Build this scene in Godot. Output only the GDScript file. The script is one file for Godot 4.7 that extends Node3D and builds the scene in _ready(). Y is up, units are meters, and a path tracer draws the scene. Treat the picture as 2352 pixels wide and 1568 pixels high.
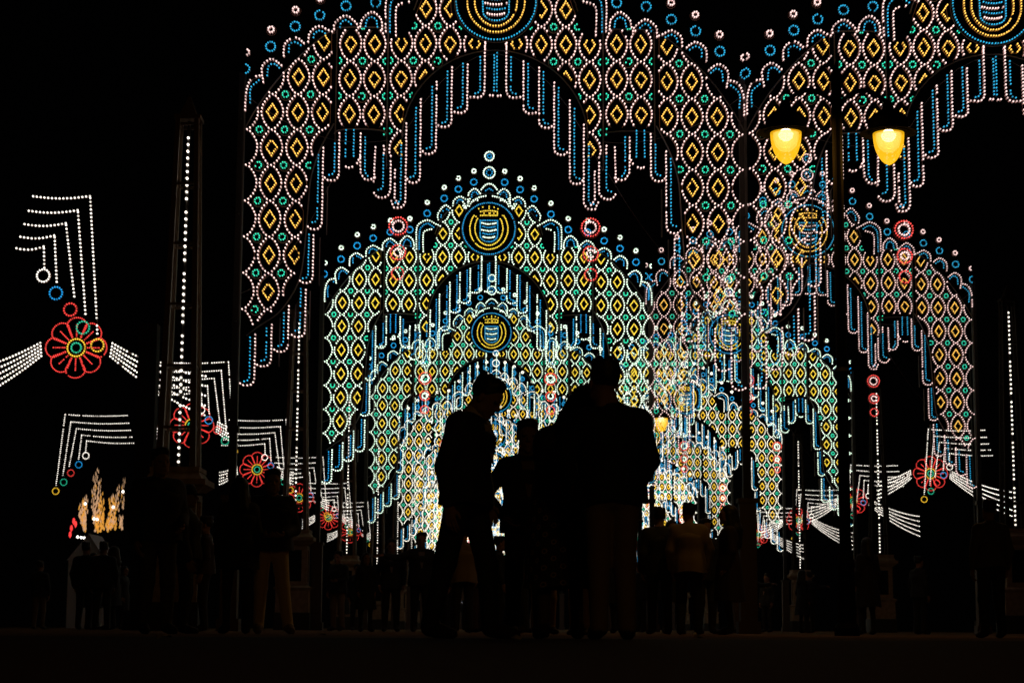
extends Node3D
# Night fair street: two lanes of light arches, light pylons, flower lights, lamp posts and people in silhouette.

const WHITE := 0
const BLUE := 1
const GOLD := 2
const GREEN := 3
const RED := 4
const ROW1 := 34.8      # distance of the first arch row
const STEP := 19.1      # distance between rows
const LANE := 9.08      # distance between the two lanes

var rng := RandomNumberGenerator.new()
var lit := []           # lit[palette][colour]: bulb glass
var dim := []           # the same, ageing bulbs
var neck := []          # neck[colour]: shank and socket of a bulb, light from its tip put in as glow
var wire_m: StandardMaterial3D
var pipe_m: StandardMaterial3D
var used := {}
var cache := {}


func _ready() -> void:
	rng.seed = 7
	# ---- camera
	var cam := Camera3D.new()
	cam.name = "camera"
	var lens := CameraAttributesPhysical.new()
	lens.frustum_focal_length = 35.0 / (2.0 * 784.0 / 4450.0)
	lens.frustum_focus_distance = 20.0
	lens.exposure_aperture = 7.5
	lens.frustum_near = 0.05
	lens.frustum_far = 900.0
	cam.attributes = lens
	cam.fov = rad_to_deg(2.0 * atan(784.0 / 4450.0))
	cam.near = 0.05
	cam.far = 900.0
	cam.position = Vector3(0, 0.065, 0)
	cam.rotation_degrees = Vector3(8.436, -0.497, 0.3)
	add_child(cam)
	cam.current = true
	# ---- sky and exposure
	var env := Environment.new()
	env.background_mode = Environment.BG_SKY
	var sm := ProceduralSkyMaterial.new()
	sm.sky_top_color = Color(0.004, 0.004, 0.005)
	sm.sky_horizon_color = Color(0.006, 0.005, 0.005)
	sm.ground_bottom_color = Color(0.003, 0.003, 0.003)
	sm.ground_horizon_color = Color(0.005, 0.004, 0.004)
	sm.sky_energy_multiplier = 1.0
	env.sky = Sky.new()
	env.sky.sky_material = sm
	env.background_energy_multiplier = 0.6
	env.tonemap_mode = Environment.TONE_MAPPER_LINEAR
	env.tonemap_exposure = 1.0
	env.sdfgi_enabled = true
	env.ssao_enabled = true
	env.ssil_enabled = true
	var we := WorldEnvironment.new()
	we.name = "environment"
	we.environment = env
	add_child(we)
	materials()
	ground()
	arches()
	pylons()
	side_lights()
	lamp_posts()
	far_things()
	people()
	small_things()


# ------------------------------------------------------------------ helpers
func lin(r: float, g: float, b: float) -> Color:
	return Color(r, g, b).linear_to_srgb()


func mat(c: Color, rough := 0.8, metal := 0.0) -> StandardMaterial3D:
	var m := StandardMaterial3D.new()
	m.albedo_color = c
	m.roughness = rough
	m.metallic = metal
	return m


func glow(r: float, g: float, b: float, e: float) -> StandardMaterial3D:
	var m := StandardMaterial3D.new()
	var top := maxf(r, maxf(g, b))
	m.albedo_color = lin(r * 0.5 / top, g * 0.5 / top, b * 0.5 / top)
	m.roughness = 0.35
	m.emission_enabled = true
	m.emission = lin(r / top, g / top, b / top)
	m.emission_energy_multiplier = e * top
	return m


func materials() -> void:
	var e := 2.6
	lit.append([glow(1.0, 0.7, 0.66, 1.5), glow(0.03, 0.52, 0.9, 0.95), glow(1.0, 0.58, 0.1, 1.6), glow(0.03, 0.85, 0.55, 1.0), glow(1.0, 0.08, 0.07, 1.5)])
	lit.append([glow(0.78, 1.0, 0.8, 2.1), glow(0.015, 0.42, 0.9, 0.95), glow(1.0, 0.72, 0.06, 1.45), glow(0.03, 0.8, 0.48, 1.35), glow(1.0, 0.09, 0.06, 1.5)])
	lit.append([glow(1.0, 0.93, 0.82, 2.2), glow(0.015, 0.4, 0.95, 1.1), glow(1.0, 0.6, 0.04, 1.4), glow(0.03, 0.74, 0.42, 0.9), glow(1.0, 0.06, 0.05, 1.3)])
	lit.append([glow(1.0, 0.95, 0.8, 2.6), glow(0.03, 0.45, 0.9, 1.1), glow(1.0, 0.62, 0.05, 1.8), glow(0.03, 0.74, 0.42, 1.1), glow(1.0, 0.1, 0.07, 1.8)])
	for p in lit.duplicate():
		var faint := []
		for m in p:
			var d: StandardMaterial3D = m.duplicate()
			d.emission_energy_multiplier *= 0.55
			faint.append(d)
		dim.append(faint)
	for c in [lin(0.5, 0.32, 0.28), lin(0.05, 0.12, 0.2), lin(0.5, 0.24, 0.06), lin(0.03, 0.12, 0.08), lin(0.3, 0.06, 0.04)]:
		neck.append(mat(c, 0.5))
	for q in [[WHITE, lin(0.27, 0.14, 0.125)], [GOLD, lin(0.2, 0.075, 0.005)], [RED, lin(0.08, 0.008, 0.006)]]:
		neck[q[0]].emission_enabled = true  # shanks are no lamps: this glow stands in for light spilling from the tip
		neck[q[0]].emission = q[1]
	wire_m = mat(lin(0.22, 0.13, 0.09), 0.7)
	pipe_m = mat(lin(0.13, 0.12, 0.11), 0.45, 0.6)


func numbered(n: String) -> String:
	if not used.has(n):
		used[n] = 0
		return n
	used[n] += 1
	return "%s_%03d" % [n, used[n]]


func thing(n: String, label: String, category: String, at: Vector3, turn := 0.0, group := "") -> Node3D:
	var o := Node3D.new()
	o.name = numbered(n)
	o.position = at
	o.rotation.y = turn
	tag(o, label, category, group)
	add_child(o)
	return o


func tag(o: Node3D, label: String, category: String, group := "") -> void:
	o.set_meta("label", label)
	o.set_meta("category", category)
	if group != "":
		o.set_meta("group", group)


func part(parent: Node3D, n: String, m: Mesh, material: Material = null, at := Vector3.ZERO) -> MeshInstance3D:
	var o := MeshInstance3D.new()
	o.name = n
	o.mesh = m
	o.position = at
	if material:
		o.material_override = material
	parent.add_child(o, true)
	return o


# triangles collected per material, committed as one mesh
class Acc:
	var keys: Array = []
	var verts: Array = []
	func bucket(m: Material) -> int:
		var k := keys.find(m)
		if k < 0:
			keys.append(m)
			verts.append(PackedVector3Array())
			k = keys.size() - 1
		return k
	func quad(m: Material, a: Vector3, b: Vector3, c: Vector3, d: Vector3) -> void:
		var k := bucket(m)
		verts[k].append_array(PackedVector3Array([a, b, c, a, c, d]))
	func box(m: Material, c: Vector3, s: Vector3) -> void:
		taper(m, c - Vector3(0, s.y / 2, 0), c + Vector3(0, s.y / 2, 0), s.x / 2, s.z / 2, s.x / 2, s.z / 2)
	# a four-sided bar from foot to top
	func taper(m: Material, foot: Vector3, top: Vector3, fx: float, fz: float, tx: float, tz: float) -> void:
		var p := []
		for s in [[-1, 1], [1, 1], [1, -1], [-1, -1]]:
			p.append(foot + Vector3(s[0] * fx, 0, s[1] * fz))
		for s in [[-1, 1], [1, 1], [1, -1], [-1, -1]]:
			p.append(top + Vector3(s[0] * tx, 0, s[1] * tz))
		for i in 4:
			var j := (i + 1) % 4
			quad(m, p[i], p[i + 4], p[j + 4], p[j])
		quad(m, p[4], p[7], p[6], p[5])
		quad(m, p[0], p[1], p[2], p[3])
	# a round tube along a line of points
	func tube(m: Material, pts: Array, r: float, sides := 6) -> void:
		var rings := []
		for i in pts.size():
			var t: Vector3 = (pts[mini(i + 1, pts.size() - 1)] - pts[maxi(i - 1, 0)]).normalized()
			var u := t.cross(Vector3(0.13, 0.31, 0.94)).normalized()
			var w := t.cross(u)
			var ring := []
			for s in sides:
				var a := TAU * s / sides
				ring.append(pts[i] + (u * cos(a) + w * sin(a)) * r)
			rings.append(ring)
		for i in pts.size() - 1:
			for s in sides:
				var q := (s + 1) % sides
				quad(m, rings[i][s], rings[i][q], rings[i + 1][q], rings[i + 1][s])
		for s in range(1, sides - 1):
			var k := bucket(m)
			verts[k].append_array(PackedVector3Array([rings[0][0], rings[0][s + 1], rings[0][s]]))
			var z: Array = rings[-1]
			verts[k].append_array(PackedVector3Array([z[0], z[s], z[s + 1]]))
	# a turned shape: profile of (radius, height)
	func lathe(m: Material, at: Vector3, profile: Array, sides := 20) -> void:
		for i in profile.size() - 1:
			var a: Vector2 = profile[i]
			var b: Vector2 = profile[i + 1]
			for s in sides:
				var p := TAU * s / sides
				var q := TAU * (s + 1) / sides
				quad(m, at + Vector3(a.x * cos(p), a.y, a.x * sin(p)), at + Vector3(b.x * cos(p), b.y, b.x * sin(p)), at + Vector3(b.x * cos(q), b.y, b.x * sin(q)), at + Vector3(a.x * cos(q), a.y, a.x * sin(q)))
	func mesh() -> ArrayMesh:
		var out := ArrayMesh.new()
		for k in keys.size():
			if verts[k].is_empty():
				continue
			var st := SurfaceTool.new()
			st.begin(Mesh.PRIMITIVE_TRIANGLES)
			st.set_smooth_group(-1)
			for v in verts[k]:
				st.add_vertex(v)
			st.generate_normals()
			st.commit(out)
			out.surface_set_material(out.get_surface_count() - 1, keys[k])
		return out


# ------------------------------------------------------------------ bulbs
# a bulb: glass tip towards the viewer, shank behind it; far ones have eight faces
func bulb(acc: Acc, p: Vector3, pal: int, col: int, r := 0.0175, long := 0.1, fine := true) -> void:
	var k := acc.bucket(dim[pal][col] if rng.randf() < 0.14 else lit[pal][col])
	var v := PackedVector3Array()
	if not fine:
		var q := [p + Vector3(r, 0, 0), p + Vector3(0, -r, 0), p + Vector3(-r, 0, 0), p + Vector3(0, r, 0)]
		for i in 4:
			v.append_array(PackedVector3Array([p + Vector3(0, 0, r), q[i], q[(i + 1) % 4], p - Vector3(0, 0, r), q[(i + 1) % 4], q[i]]))
		acc.verts[k].append_array(v)
		return
	var w := PackedVector3Array()
	for i in 6:
		var a := TAU * i / 6.0
		var b := TAU * (i + 1) / 6.0
		var c := Vector3(cos(a), sin(a), 0)
		var d := Vector3(cos(b), sin(b), 0)
		var f := p + Vector3(0, 0, 0.012)
		var e := p - Vector3(0, 0, 0.014)
		v.append_array(PackedVector3Array([p + Vector3(0, 0, 0.026), f + d * r, f + c * r, f + c * r, f + d * r, e + c * r, f + d * r, e + d * r, e + c * r]))
		var z := p - Vector3(0, 0, long)
		w.append_array(PackedVector3Array([e + c * r * 0.8, e + d * r * 0.8, z + c * r * 0.7, e + d * r * 0.8, z + d * r * 0.7, z + c * r * 0.7]))
	acc.verts[k].append_array(v)
	if long > 0.0:
		var n := acc.bucket(neck[col])
		acc.verts[n].append_array(w)


func wire(acc: Acc, pts: PackedVector2Array, closed := false, z := -0.1, w := 0.006) -> void:
	var n := pts.size()
	for i in (n if closed else n - 1):
		var a := pts[i]
		var b := pts[(i + 1) % n]
		if a.distance_to(b) < 0.001:
			continue
		var t := (b - a).normalized().orthogonal() * w
		acc.quad(wire_m, Vector3(a.x + t.x, a.y + t.y, z), Vector3(b.x + t.x, b.y + t.y, z), Vector3(b.x - t.x, b.y - t.y, z), Vector3(a.x - t.x, a.y - t.y, z))


# points at an even distance along a line
func along(pts: Array, gap: float, closed := false) -> PackedVector2Array:
	var line := PackedVector2Array(pts)
	if closed:
		line.append(line[0])
	var total := 0.0
	for i in line.size() - 1:
		total += line[i].distance_to(line[i + 1])
	var n := maxi(1, roundi(total / gap))
	var out := PackedVector2Array()
	var i := 0
	var done := 0.0
	for k in (n if closed else n + 1):
		var want := total * k / n
		while i < line.size() - 2 and done + line[i].distance_to(line[i + 1]) < want:
			done += line[i].distance_to(line[i + 1])
			i += 1
		var s := line[i].distance_to(line[i + 1])
		out.append(line[i].lerp(line[i + 1], clampf((want - done) / maxf(s, 1e-5), 0.0, 1.0)))
	return out


# a smooth line through points
func smooth(pts: Array) -> Array:
	var out := []
	for i in pts.size() - 1:
		var a: Vector2 = pts[maxi(i - 1, 0)]
		var b: Vector2 = pts[i]
		var c: Vector2 = pts[i + 1]
		var d: Vector2 = pts[mini(i + 2, pts.size() - 1)]
		for k in 6:
			out.append(b.cubic_interpolate(c, a, d, k / 6.0))
	out.append(pts[-1])
	return out


func circle(c: Vector2, r: float, n: int) -> PackedVector2Array:
	var out := PackedVector2Array()
	for i in n:
		out.append(c + Vector2.from_angle(TAU * (i + 0.5) / n) * r)
	return out


func v2(a: Array) -> Array:
	var out := []
	for i in range(0, a.size(), 2):
		out.append(Vector2(a[i], a[i + 1]))
	return out


func mirrored(pts: Array) -> Array:
	var out := []
	for p in pts:
		out.append(Vector2(-p.x, p.y))
	return out


# ------------------------------------------------------------------ the arch
# MOTIFS collects [name, [[points, colour] ...], wires, key]; key shares a mesh between whole motifs at different centres
var motifs := []


func motif(n: String, strings: Array, wires := [], key := "", c := Vector2.ZERO) -> void:
	# every panel of the frame hangs a little differently
	var mid: float = c.x if key != "" else strings[0][0][0].x
	var k := int(signf(mid)) * (0 if absf(mid) < 2.0 else (1 if absf(mid) < 2.97 else 2))
	var off: Vector2 = {0: Vector2(0, 0), 1: Vector2(0.012, 0.018), -1: Vector2(-0.006, -0.014), 2: Vector2(0.004, -0.016), -2: Vector2(-0.012, 0.012)}[k]
	var st := []
	for q in strings:
		st.append([shifted(q[0], -off), q[1]])
	var wr := []
	for q in wires:
		wr.append([shifted(q[0], -off), q[1]])
	motifs.append([n, st, wr, key, c + off if key != "" else c])


const EDGE := [9.3, 3.0, 8.82, 3.24, 8.27, 3.4, 7.75, 3.44, 6.74, 3.51, 6.25, 3.62, 5.77, 3.92, 5.5, 4.29, 5.32, 4.52]


func leg_edge(y: float) -> float:
	if y >= EDGE[0]:
		return EDGE[1]
	for i in range(0, EDGE.size() - 2, 2):
		if y <= EDGE[i] and y >= EDGE[i + 2]:
			return lerpf(EDGE[i + 1], EDGE[i + 3], (EDGE[i] - y) / (EDGE[i] - EDGE[i + 2]))
	return 9.0


func in_lattice(p: Vector2, gap := 0.03) -> bool:
	var a := absf(p.x)
	if a > 4.6:
		return false
	if p.distance_to(Vector2(0, 11.645)) < 0.8 + gap:
		return false
	# upper edge
	if a > 2.98:
		if p.y > 6.95 and p.distance_to(Vector2(0, 6.95)) > 5.13 - gap:
			return false
	elif a > 2.02:
		if p.y > 11.14 - gap:
			return false
	elif a > 1.63:
		if p.y > 10.95 - gap:
			return false
	elif p.distance_to(Vector2(0, 11.11)) > 1.55 - gap and p.y > 11.11:
		return false
	# lower edge
	if a < 1.72:
		if p.y < 9.0 or p.distance_to(Vector2(0, 9.0)) < 1.72 + gap:
			return a > 1.6 and p.y > 8.72 and p.y < 9.0 and a > 1.72
	elif a < 2.05:
		return p.y > 8.62 + gap
	elif a < 2.98:
		return p.y > 9.2 + gap
	elif a < leg_edge(p.y) + gap:
		return false
	return true


func clip(pts: PackedVector2Array, gap := 0.03) -> PackedVector2Array:
	var out := PackedVector2Array()
	for p in pts:
		if in_lattice(p, gap):
			out.append(p)
	return out


func oval(c: Vector2) -> PackedVector2Array:
	var out := PackedVector2Array()
	for s in [-1.0, 1.0]:
		var side := []
		for i in 17:
			var y := lerpf(-0.302, 0.302, i / 16.0)
			side.append(c + Vector2(s * (0.028 + 0.172 * pow(cos(y / 0.3225 * PI / 2.0), 0.72)), y))
		out.append_array(along(side, 0.0685))
	return out


func diamond(c: Vector2) -> PackedVector2Array:
	return along([c + Vector2(0, 0.152), c + Vector2(0.1, 0), c + Vector2(0, -0.152), c + Vector2(-0.1, 0)], 0.0455, true)


# one finger of the fringe: white line down to a hook, blue line beside it
func finger(white: Array, blue: Array, top_hook := true) -> void:
	for s in [1.0, -1.0]:
		var w: Array = white if s > 0 else mirrored(white)
		var b: Array = blue if s > 0 else mirrored(blue)
		var wp := along(w, 0.066)
		var sets := [[wp, WHITE]]
		if b.size() > 1:
			sets.append([along(b, 0.064), BLUE])
		var off := []
		for p in wp:
			off.append(p)
		motif("fringe_finger", sets, [[PackedVector2Array(off), false]])


func J(xw: float, top: float, low: float, xh: float, yh: float, xb: float, topb: float, lowb: float) -> void:
	# white down the right side (left half of the arch), hook to the left; blue inside
	var k := (xw - xh) * 0.5
	var w := [Vector2(xw, top), Vector2(xw, low + k)]
	for i in range(1, 5):
		var a := PI / 2.0 * i / 4.0
		w.append(Vector2(xw - k + k * cos(a), low + k - k * sin(a)))
	w.append(Vector2(xh + k * 0.4, low + 0.005))
	w.append(Vector2(xh, yh))
	var b := [Vector2(xb, topb), Vector2(xb, lowb)]
	if xh < xb - 0.1:
		b.append(Vector2(xb - 0.035, lowb - 0.055))
		b.append(Vector2(xb - 0.09, lowb - 0.065))
	finger(w, b)


func design() -> void:
	motifs.clear()
	var cols := [0.39, 0.85, 1.305, 1.75, 2.24, 2.69, 3.18, 3.64, 4.11, 4.57]
	for row in range(-7, 4):
		var y := 10.145 + 0.672 * row
		for s in [-1.0, 1.0]:
			for i in cols.size():
				var c := Vector2(s * cols[i], y)
				var full := oval(c)
				var kept := clip(full)
				var ring := PackedVector2Array()
				for p in full:
					ring.append(c + (p - c) * 0.93)
				if kept.size() == full.size():
					motif("oval_motif", [[full, WHITE]], [[half(ring, 0), false], [half(ring, 1), false]], "oval", c)
				elif kept.size() > 2:
					motif("oval_motif", [[kept, WHITE]], [[clip(half(ring, 0)), false], [clip(half(ring, 1)), false]])
				if i < 9:
					var d := diamond(c)
					var dk := clip(d, 0.05)
					if dk.size() == d.size():
						motif("diamond_motif", [[d, GOLD]], [[scaled(d, c, 1.12), true]], "diamond", c)
					elif dk.size() > 1:
						motif("diamond_motif", [[dk, GOLD]], [[dk, false]])
				# knot of bulbs where two ovals meet
				var knot := clip(PackedVector2Array([c + Vector2(0, 0.336)]))
				if knot.size() == 1 and kept.size() > 3:
					motif("knot_motif", [[knot, WHITE]], [], "knot", knot[0])
				# green rosette between four ovals
				var nx: float = cols[i + 1] if i < 9 else 5.0
				var g := Vector2(s * (cols[i] + nx) / 2.0, y - 0.336)
				if i == 3 or i == 5:
					for q in [-1.0, 1.0]:
						var hs := PackedVector2Array()
						for p in circle(g, 0.056, 8):
							if (p.x - g.x) * q > 0.0:
								hs.append(p + Vector2(q * 0.03, 0))
						hs = clip(hs)
						if hs.size() > 1:
							motif("rosette", [[hs, GREEN]], [[hs, false]])
				elif i < 9:
					var rs := circle(g, 0.056, 8)
					var rk := clip(rs)
					if rk.size() == 8:
						motif("rosette", [[rs, GREEN]], [[circle(g, 0.095, 12), true]], "rosette", g)
					elif rk.size() > 1:
						motif("rosette", [[rk, GREEN]], [[rk, false]])
	# scallops along the outer edge
	var scallops := [
		[[-4.61, 9.51, -4.6, 9.87, -4.51, 10.1, -4.36, 10.16], [-4.52, 9.65, -4.52, 9.92, -4.37, 10.07]],
		[[-4.29, 10.04, -4.32, 10.33, -4.15, 10.48, -3.96, 10.36], [-4.22, 10.16, -4.2, 10.33, -4.1, 10.39, -4.0, 10.31]],
		[[-3.92, 10.54, -3.91, 10.77, -3.72, 10.9, -3.55, 10.79], [-3.83, 10.62, -3.82, 10.76, -3.72, 10.81, -3.61, 10.75]],
		[[-3.47, 10.82, -3.44, 11.01, -3.27, 11.12, -3.1, 11.04], [-3.38, 10.9, -3.35, 10.99, -3.26, 11.03, -3.16, 10.98]],
		[[-3.0, 11.0, -2.98, 11.19, -2.79, 11.33, -2.6, 11.2, -2.55, 11.1], [-2.89, 11.1, -2.86, 11.2, -2.78, 11.24, -2.68, 11.16]],
		[[-2.52, 11.14, -2.48, 11.29, -2.31, 11.43, -2.14, 11.3, -2.11, 11.1], [-2.42, 11.15, -2.39, 11.27, -2.31, 11.33, -2.22, 11.26, -2.2, 11.14]],
		[[-1.44, 11.89, -1.45, 12.06, -1.26, 12.31, -1.11, 12.23], [-1.36, 11.96, -1.34, 12.1, -1.24, 12.21, -1.15, 12.16]],
		[[-1.03, 12.3, -1.0, 12.45, -0.83, 12.57, -0.68, 12.49], [-0.92, 12.38, -0.89, 12.45, -0.82, 12.48, -0.75, 12.44]],
		[[-0.6, 12.42, -0.58, 12.66, -0.41, 12.8, -0.25, 12.66], [-0.5, 12.56, -0.48, 12.66, -0.4, 12.71, -0.32, 12.64]]]
	for q in scallops:
		for s in [1.0, -1.0]:
			var w := smooth(v2(q[0]))
			var b := smooth(v2(q[1]))
			if s < 0:
				w = mirrored(w)
				b = mirrored(b)
			var wp := along(w, 0.064)
			motif("scallop", [[wp, WHITE], [along(b, 0.062), BLUE]], [[wp, false]])
	motif("scallop", [[along(smooth(v2([-0.22, 12.78, -0.12, 12.9, 0.0, 12.94, 0.12, 12.9, 0.22, 12.78])), 0.06), WHITE], [along(smooth(v2([-0.1, 12.74, 0, 12.8, 0.1, 12.74])), 0.06), BLUE]])
	for s in [1.0, -1.0]:
		var a := v2([-0.77, 12.36, -0.7, 12.22, -0.62, 12.3, -0.55, 12.5])
		var b := v2([-0.44, 12.44, -0.28, 12.55, -0.1, 12.59])
		motif("crown_band", [[along(a if s > 0 else mirrored(a), 0.07), WHITE], [along(b if s > 0 else mirrored(b), 0.064), WHITE]])
		var o := smooth(v2([-2.04, 11.06, -2.05, 11.62, -1.95, 11.8, -1.73, 11.89, -1.5, 11.78, -1.38, 11.72]))
		var u := smooth(v2([-1.965, 11.05, -1.96, 11.55, -1.88, 11.72, -1.73, 11.79, -1.56, 11.69]))
		var h := smooth(v2([-1.85, 10.98, -1.86, 11.47, -1.79, 11.58, -1.62, 11.63]))
		motif("shoulder_hook", [[along(o if s > 0 else mirrored(o), 0.066), WHITE], [along(u if s > 0 else mirrored(u), 0.064), BLUE], [along(h if s > 0 else mirrored(h), 0.066), WHITE]], [[along(o if s > 0 else mirrored(o), 0.066), false]])
		# rings that float above the scallops
		for p in [[-4.17, 11.05, 10.72], [-3.72, 11.43, 11.11], [-3.27, 11.66, 11.33], [-2.79, 11.87, 11.54], [-2.24, 11.93, 11.61], [-1.76, 12.39, 12.07], [-1.28, 12.83, 12.51], [-0.88, 13.1, 12.78], [-0.44, 13.31, 12.99]]:
			motif("white_ring", [[circle(Vector2(s * p[0], p[1]), 0.053, 8), WHITE]], [[circle(Vector2(s * p[0], p[1]), 0.09, 12), true]], "white_ring", Vector2(s * p[0], p[1]))
			motif("blue_ring", [[circle(Vector2(s * p[0], p[2]), 0.088, 13), BLUE]], [], "blue_ring", Vector2(s * p[0], p[2]))
		var hw := PackedVector2Array()
		var hb := PackedVector2Array()
		for p in circle(Vector2(-4.62, 10.61), 0.053, 8):
			if p.x > -4.62:
				hw.append(Vector2(p.x * s, p.y))
		for p in circle(Vector2(-4.64, 10.29), 0.088, 12):
			if p.x > -4.64:
				hb.append(Vector2(p.x * s, p.y))
		motif("white_ring", [[hw, WHITE]])
		motif("blue_ring", [[hb, BLUE]])
	motif("white_ring", [[circle(Vector2(0, 13.75), 0.13, 16), WHITE], [circle(Vector2(0, 13.75), 0.058, 7), BLUE]])
	motif("white_ring", [[circle(Vector2(0, 13.27), 0.162, 21), WHITE], [circle(Vector2(0, 13.27), 0.085, 8), BLUE]])
	# the coat of arms
	var e := Vector2(0, 11.645)
	motif("emblem_ring", [[circle(e, 0.745, 84), BLUE]], [[circle(e, 0.775, 60), true]])
	for q in [[0.54, 0.6, 38.0], [0.397, 0.483, 35.0]]:
		var shoe := []
		for i in 49:
			var a := deg_to_rad(lerpf(180.0 - q[2], 360.0 + q[2], i / 48.0))
			shoe.append(e + Vector2(q[0] * cos(a), q[1] * sin(a)))
		motif("emblem_horseshoe", [[along(shoe, 0.052), GOLD]], [[along(shoe, 0.06), false]])
	motif("emblem_tip", [[PackedVector2Array([e + Vector2(-0.37, 0.34)]), GOLD], [PackedVector2Array([e + Vector2(0.385, 0.38)]), GOLD]])
	var sh := [e + Vector2(-0.245, 0.232), e + Vector2(0.245, 0.232)]
	for i in 9:
		var a := -PI * i / 8.0
		sh.append(e + Vector2(0.245 * cos(a), -0.2 + 0.185 * sin(a)))
	motif("emblem_shield", [[along(sh, 0.05, true), BLUE]], [[along(sh, 0.05, true), true]])
	for q in [[0.162, WHITE, 0.2], [0.06, BLUE, 0.17], [-0.035, WHITE, 0.2], [-0.135, BLUE, 0.17], [-0.235, WHITE, 0.16]]:
		var wv := []
		for i in 13:
			var t := i / 6.0 - 1.0
			wv.append(e + Vector2(t * q[2], q[0] - 0.03 * cos(t * PI * 0.5) - 0.004))
		motif("emblem_wave", [[along(wv, 0.05), q[1]]])
	var crown := [[along([e + Vector2(-0.235, 0.38), e + Vector2(0.235, 0.38)], 0.047), GOLD], [along(smooth([e + Vector2(-0.24, 0.485), e + Vector2(-0.12, 0.51), e + Vector2(0, 0.515), e + Vector2(0.12, 0.51), e + Vector2(0.24, 0.485)]), 0.047), GOLD]]
	crown.append([PackedVector2Array([e + Vector2(-0.24, 0.435), e + Vector2(-0.14, 0.435), e + Vector2(0, 0.44), e + Vector2(0.03, 0.44), e + Vector2(0.14, 0.435), e + Vector2(0.24, 0.435), e + Vector2(-0.295, 0.575), e + Vector2(-0.18, 0.615), e + Vector2(0, 0.64), e + Vector2(0, 0.585), e + Vector2(0.145, 0.612), e + Vector2(0.255, 0.572)]), GOLD])
	motif("emblem_crown", crown)
	# the fringe: middle of the arch, outwards
	motif("fringe_finger", [[along(v2([-0.025, 10.6, -0.025, 9.92]), 0.064), BLUE], [along(v2([0.025, 10.64, 0.025, 9.92]), 0.064), BLUE], [PackedVector2Array(v2([-0.1, 9.83, -0.045, 9.825, 0.045, 9.825, 0.1, 9.83])), WHITE]])
	J(-0.2, 10.84, 9.79, -0.46, 9.8, -0.285, 10.56, 9.93)
	J(-0.52, 10.48, 9.49, -0.75, 9.51, -0.605, 10.43, 9.65)
	J(-0.81, 10.36, 9.22, -1.05, 9.25, -0.89, 10.28, 9.36)
	J(-1.09, 10.08, 8.71, -1.33, 8.76, -1.17, 9.98, 8.88)
	J(-1.38, 9.74, 8.16, -1.61, 8.23, -1.465, 9.58, 8.33)
	J(-1.64, 9.28, 7.69, -1.9, 7.82, -1.73, 8.87, 7.85)
	finger(Array(along(v2([-1.84, 8.4, -1.84, 7.86, -1.77, 7.77]), 0.064)), [])
	J(-1.92, 8.56, 7.88, -2.22, 7.97, -2.055, 8.68, 8.09)
	# the side lobe
	motif("fringe_finger", [[along(v2([-2.75, 9.16, -2.75, 8.67]), 0.064), BLUE], [along(v2([-2.6, 9.16, -2.6, 8.67]), 0.064), BLUE], [PackedVector2Array(v2([-2.735, 8.47, -2.68, 8.455, -2.62, 8.47])), WHITE]])
	motif("fringe_finger", [[along(v2([2.75, 9.16, 2.75, 8.67]), 0.064), BLUE], [along(v2([2.6, 9.16, 2.6, 8.67]), 0.064), BLUE], [PackedVector2Array(v2([2.735, 8.47, 2.68, 8.455, 2.62, 8.47])), WHITE]])
	finger(Array(along(v2([-2.475, 9.1, -2.475, 8.5, -2.46, 8.34, -2.4, 8.25, -2.31, 8.22, -2.2, 8.27]), 0.066)), Array(along(v2([-2.39, 9.03, -2.39, 8.37, -2.33, 8.3]), 0.064)))
	finger(Array(along(v2([-2.475, 8.66, -2.53, 8.54]), 0.05)), [])
	finger(Array(along(v2([-2.2, 8.84, -2.22, 8.2]), 0.066)), [])
	J(-2.865, 9.1, 8.21, -3.12, 8.26, -2.95, 8.9, 8.38)
	# down the leg
	J(-3.155, 8.8, 7.27, -3.41, 7.32, -3.24, 8.66, 7.46)
	J(-3.3, 7.15, 6.27, -3.53, 6.31, -3.385, 7.17, 6.42)
	J(-3.42, 6.14, 5.27, -3.66, 5.31, -3.51, 6.16, 5.45)
	J(-3.725, 5.84, 5.0, -3.97, 5.04, -3.81, 5.71, 5.17)
	J(-4.025, 5.5, 4.73, -4.27, 4.76, -4.115, 5.43, 4.9)
	J(-4.32, 5.31, 4.38, -4.57, 4.42, -4.41, 5.26, 4.52)
	# red and white rings under the pendants
	for s in [-1.0, 1.0]:
		motif("red_ring", [[circle(Vector2(s * 1.765, 7.35), 0.165, 22), RED], [circle(Vector2(s * 1.765, 7.35), 0.1, 14), WHITE]], [[circle(Vector2(s * 1.765, 7.35), 0.19, 20), true]])
		motif("red_ring", [[circle(Vector2(s * 1.765, 6.86), 0.135, 18), RED], [circle(Vector2(s * 1.765, 6.86), 0.07, 10), WHITE]], [[circle(Vector2(s * 1.765, 6.86), 0.155, 18), true]])
		motif("red_ring", [[circle(Vector2(s * 1.765, 6.47), 0.11, 14), RED]], [[circle(Vector2(s * 1.765, 6.47), 0.13, 16), true]])


func half(p: PackedVector2Array, k: int) -> PackedVector2Array:
	var n := p.size() / 2
	return p.slice(k * n, k * n + n)


func scaled(p: PackedVector2Array, c: Vector2, k: float) -> PackedVector2Array:
	var out := PackedVector2Array()
	for q in p:
		out.append(c + (q - c) * k)
	return out


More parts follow.
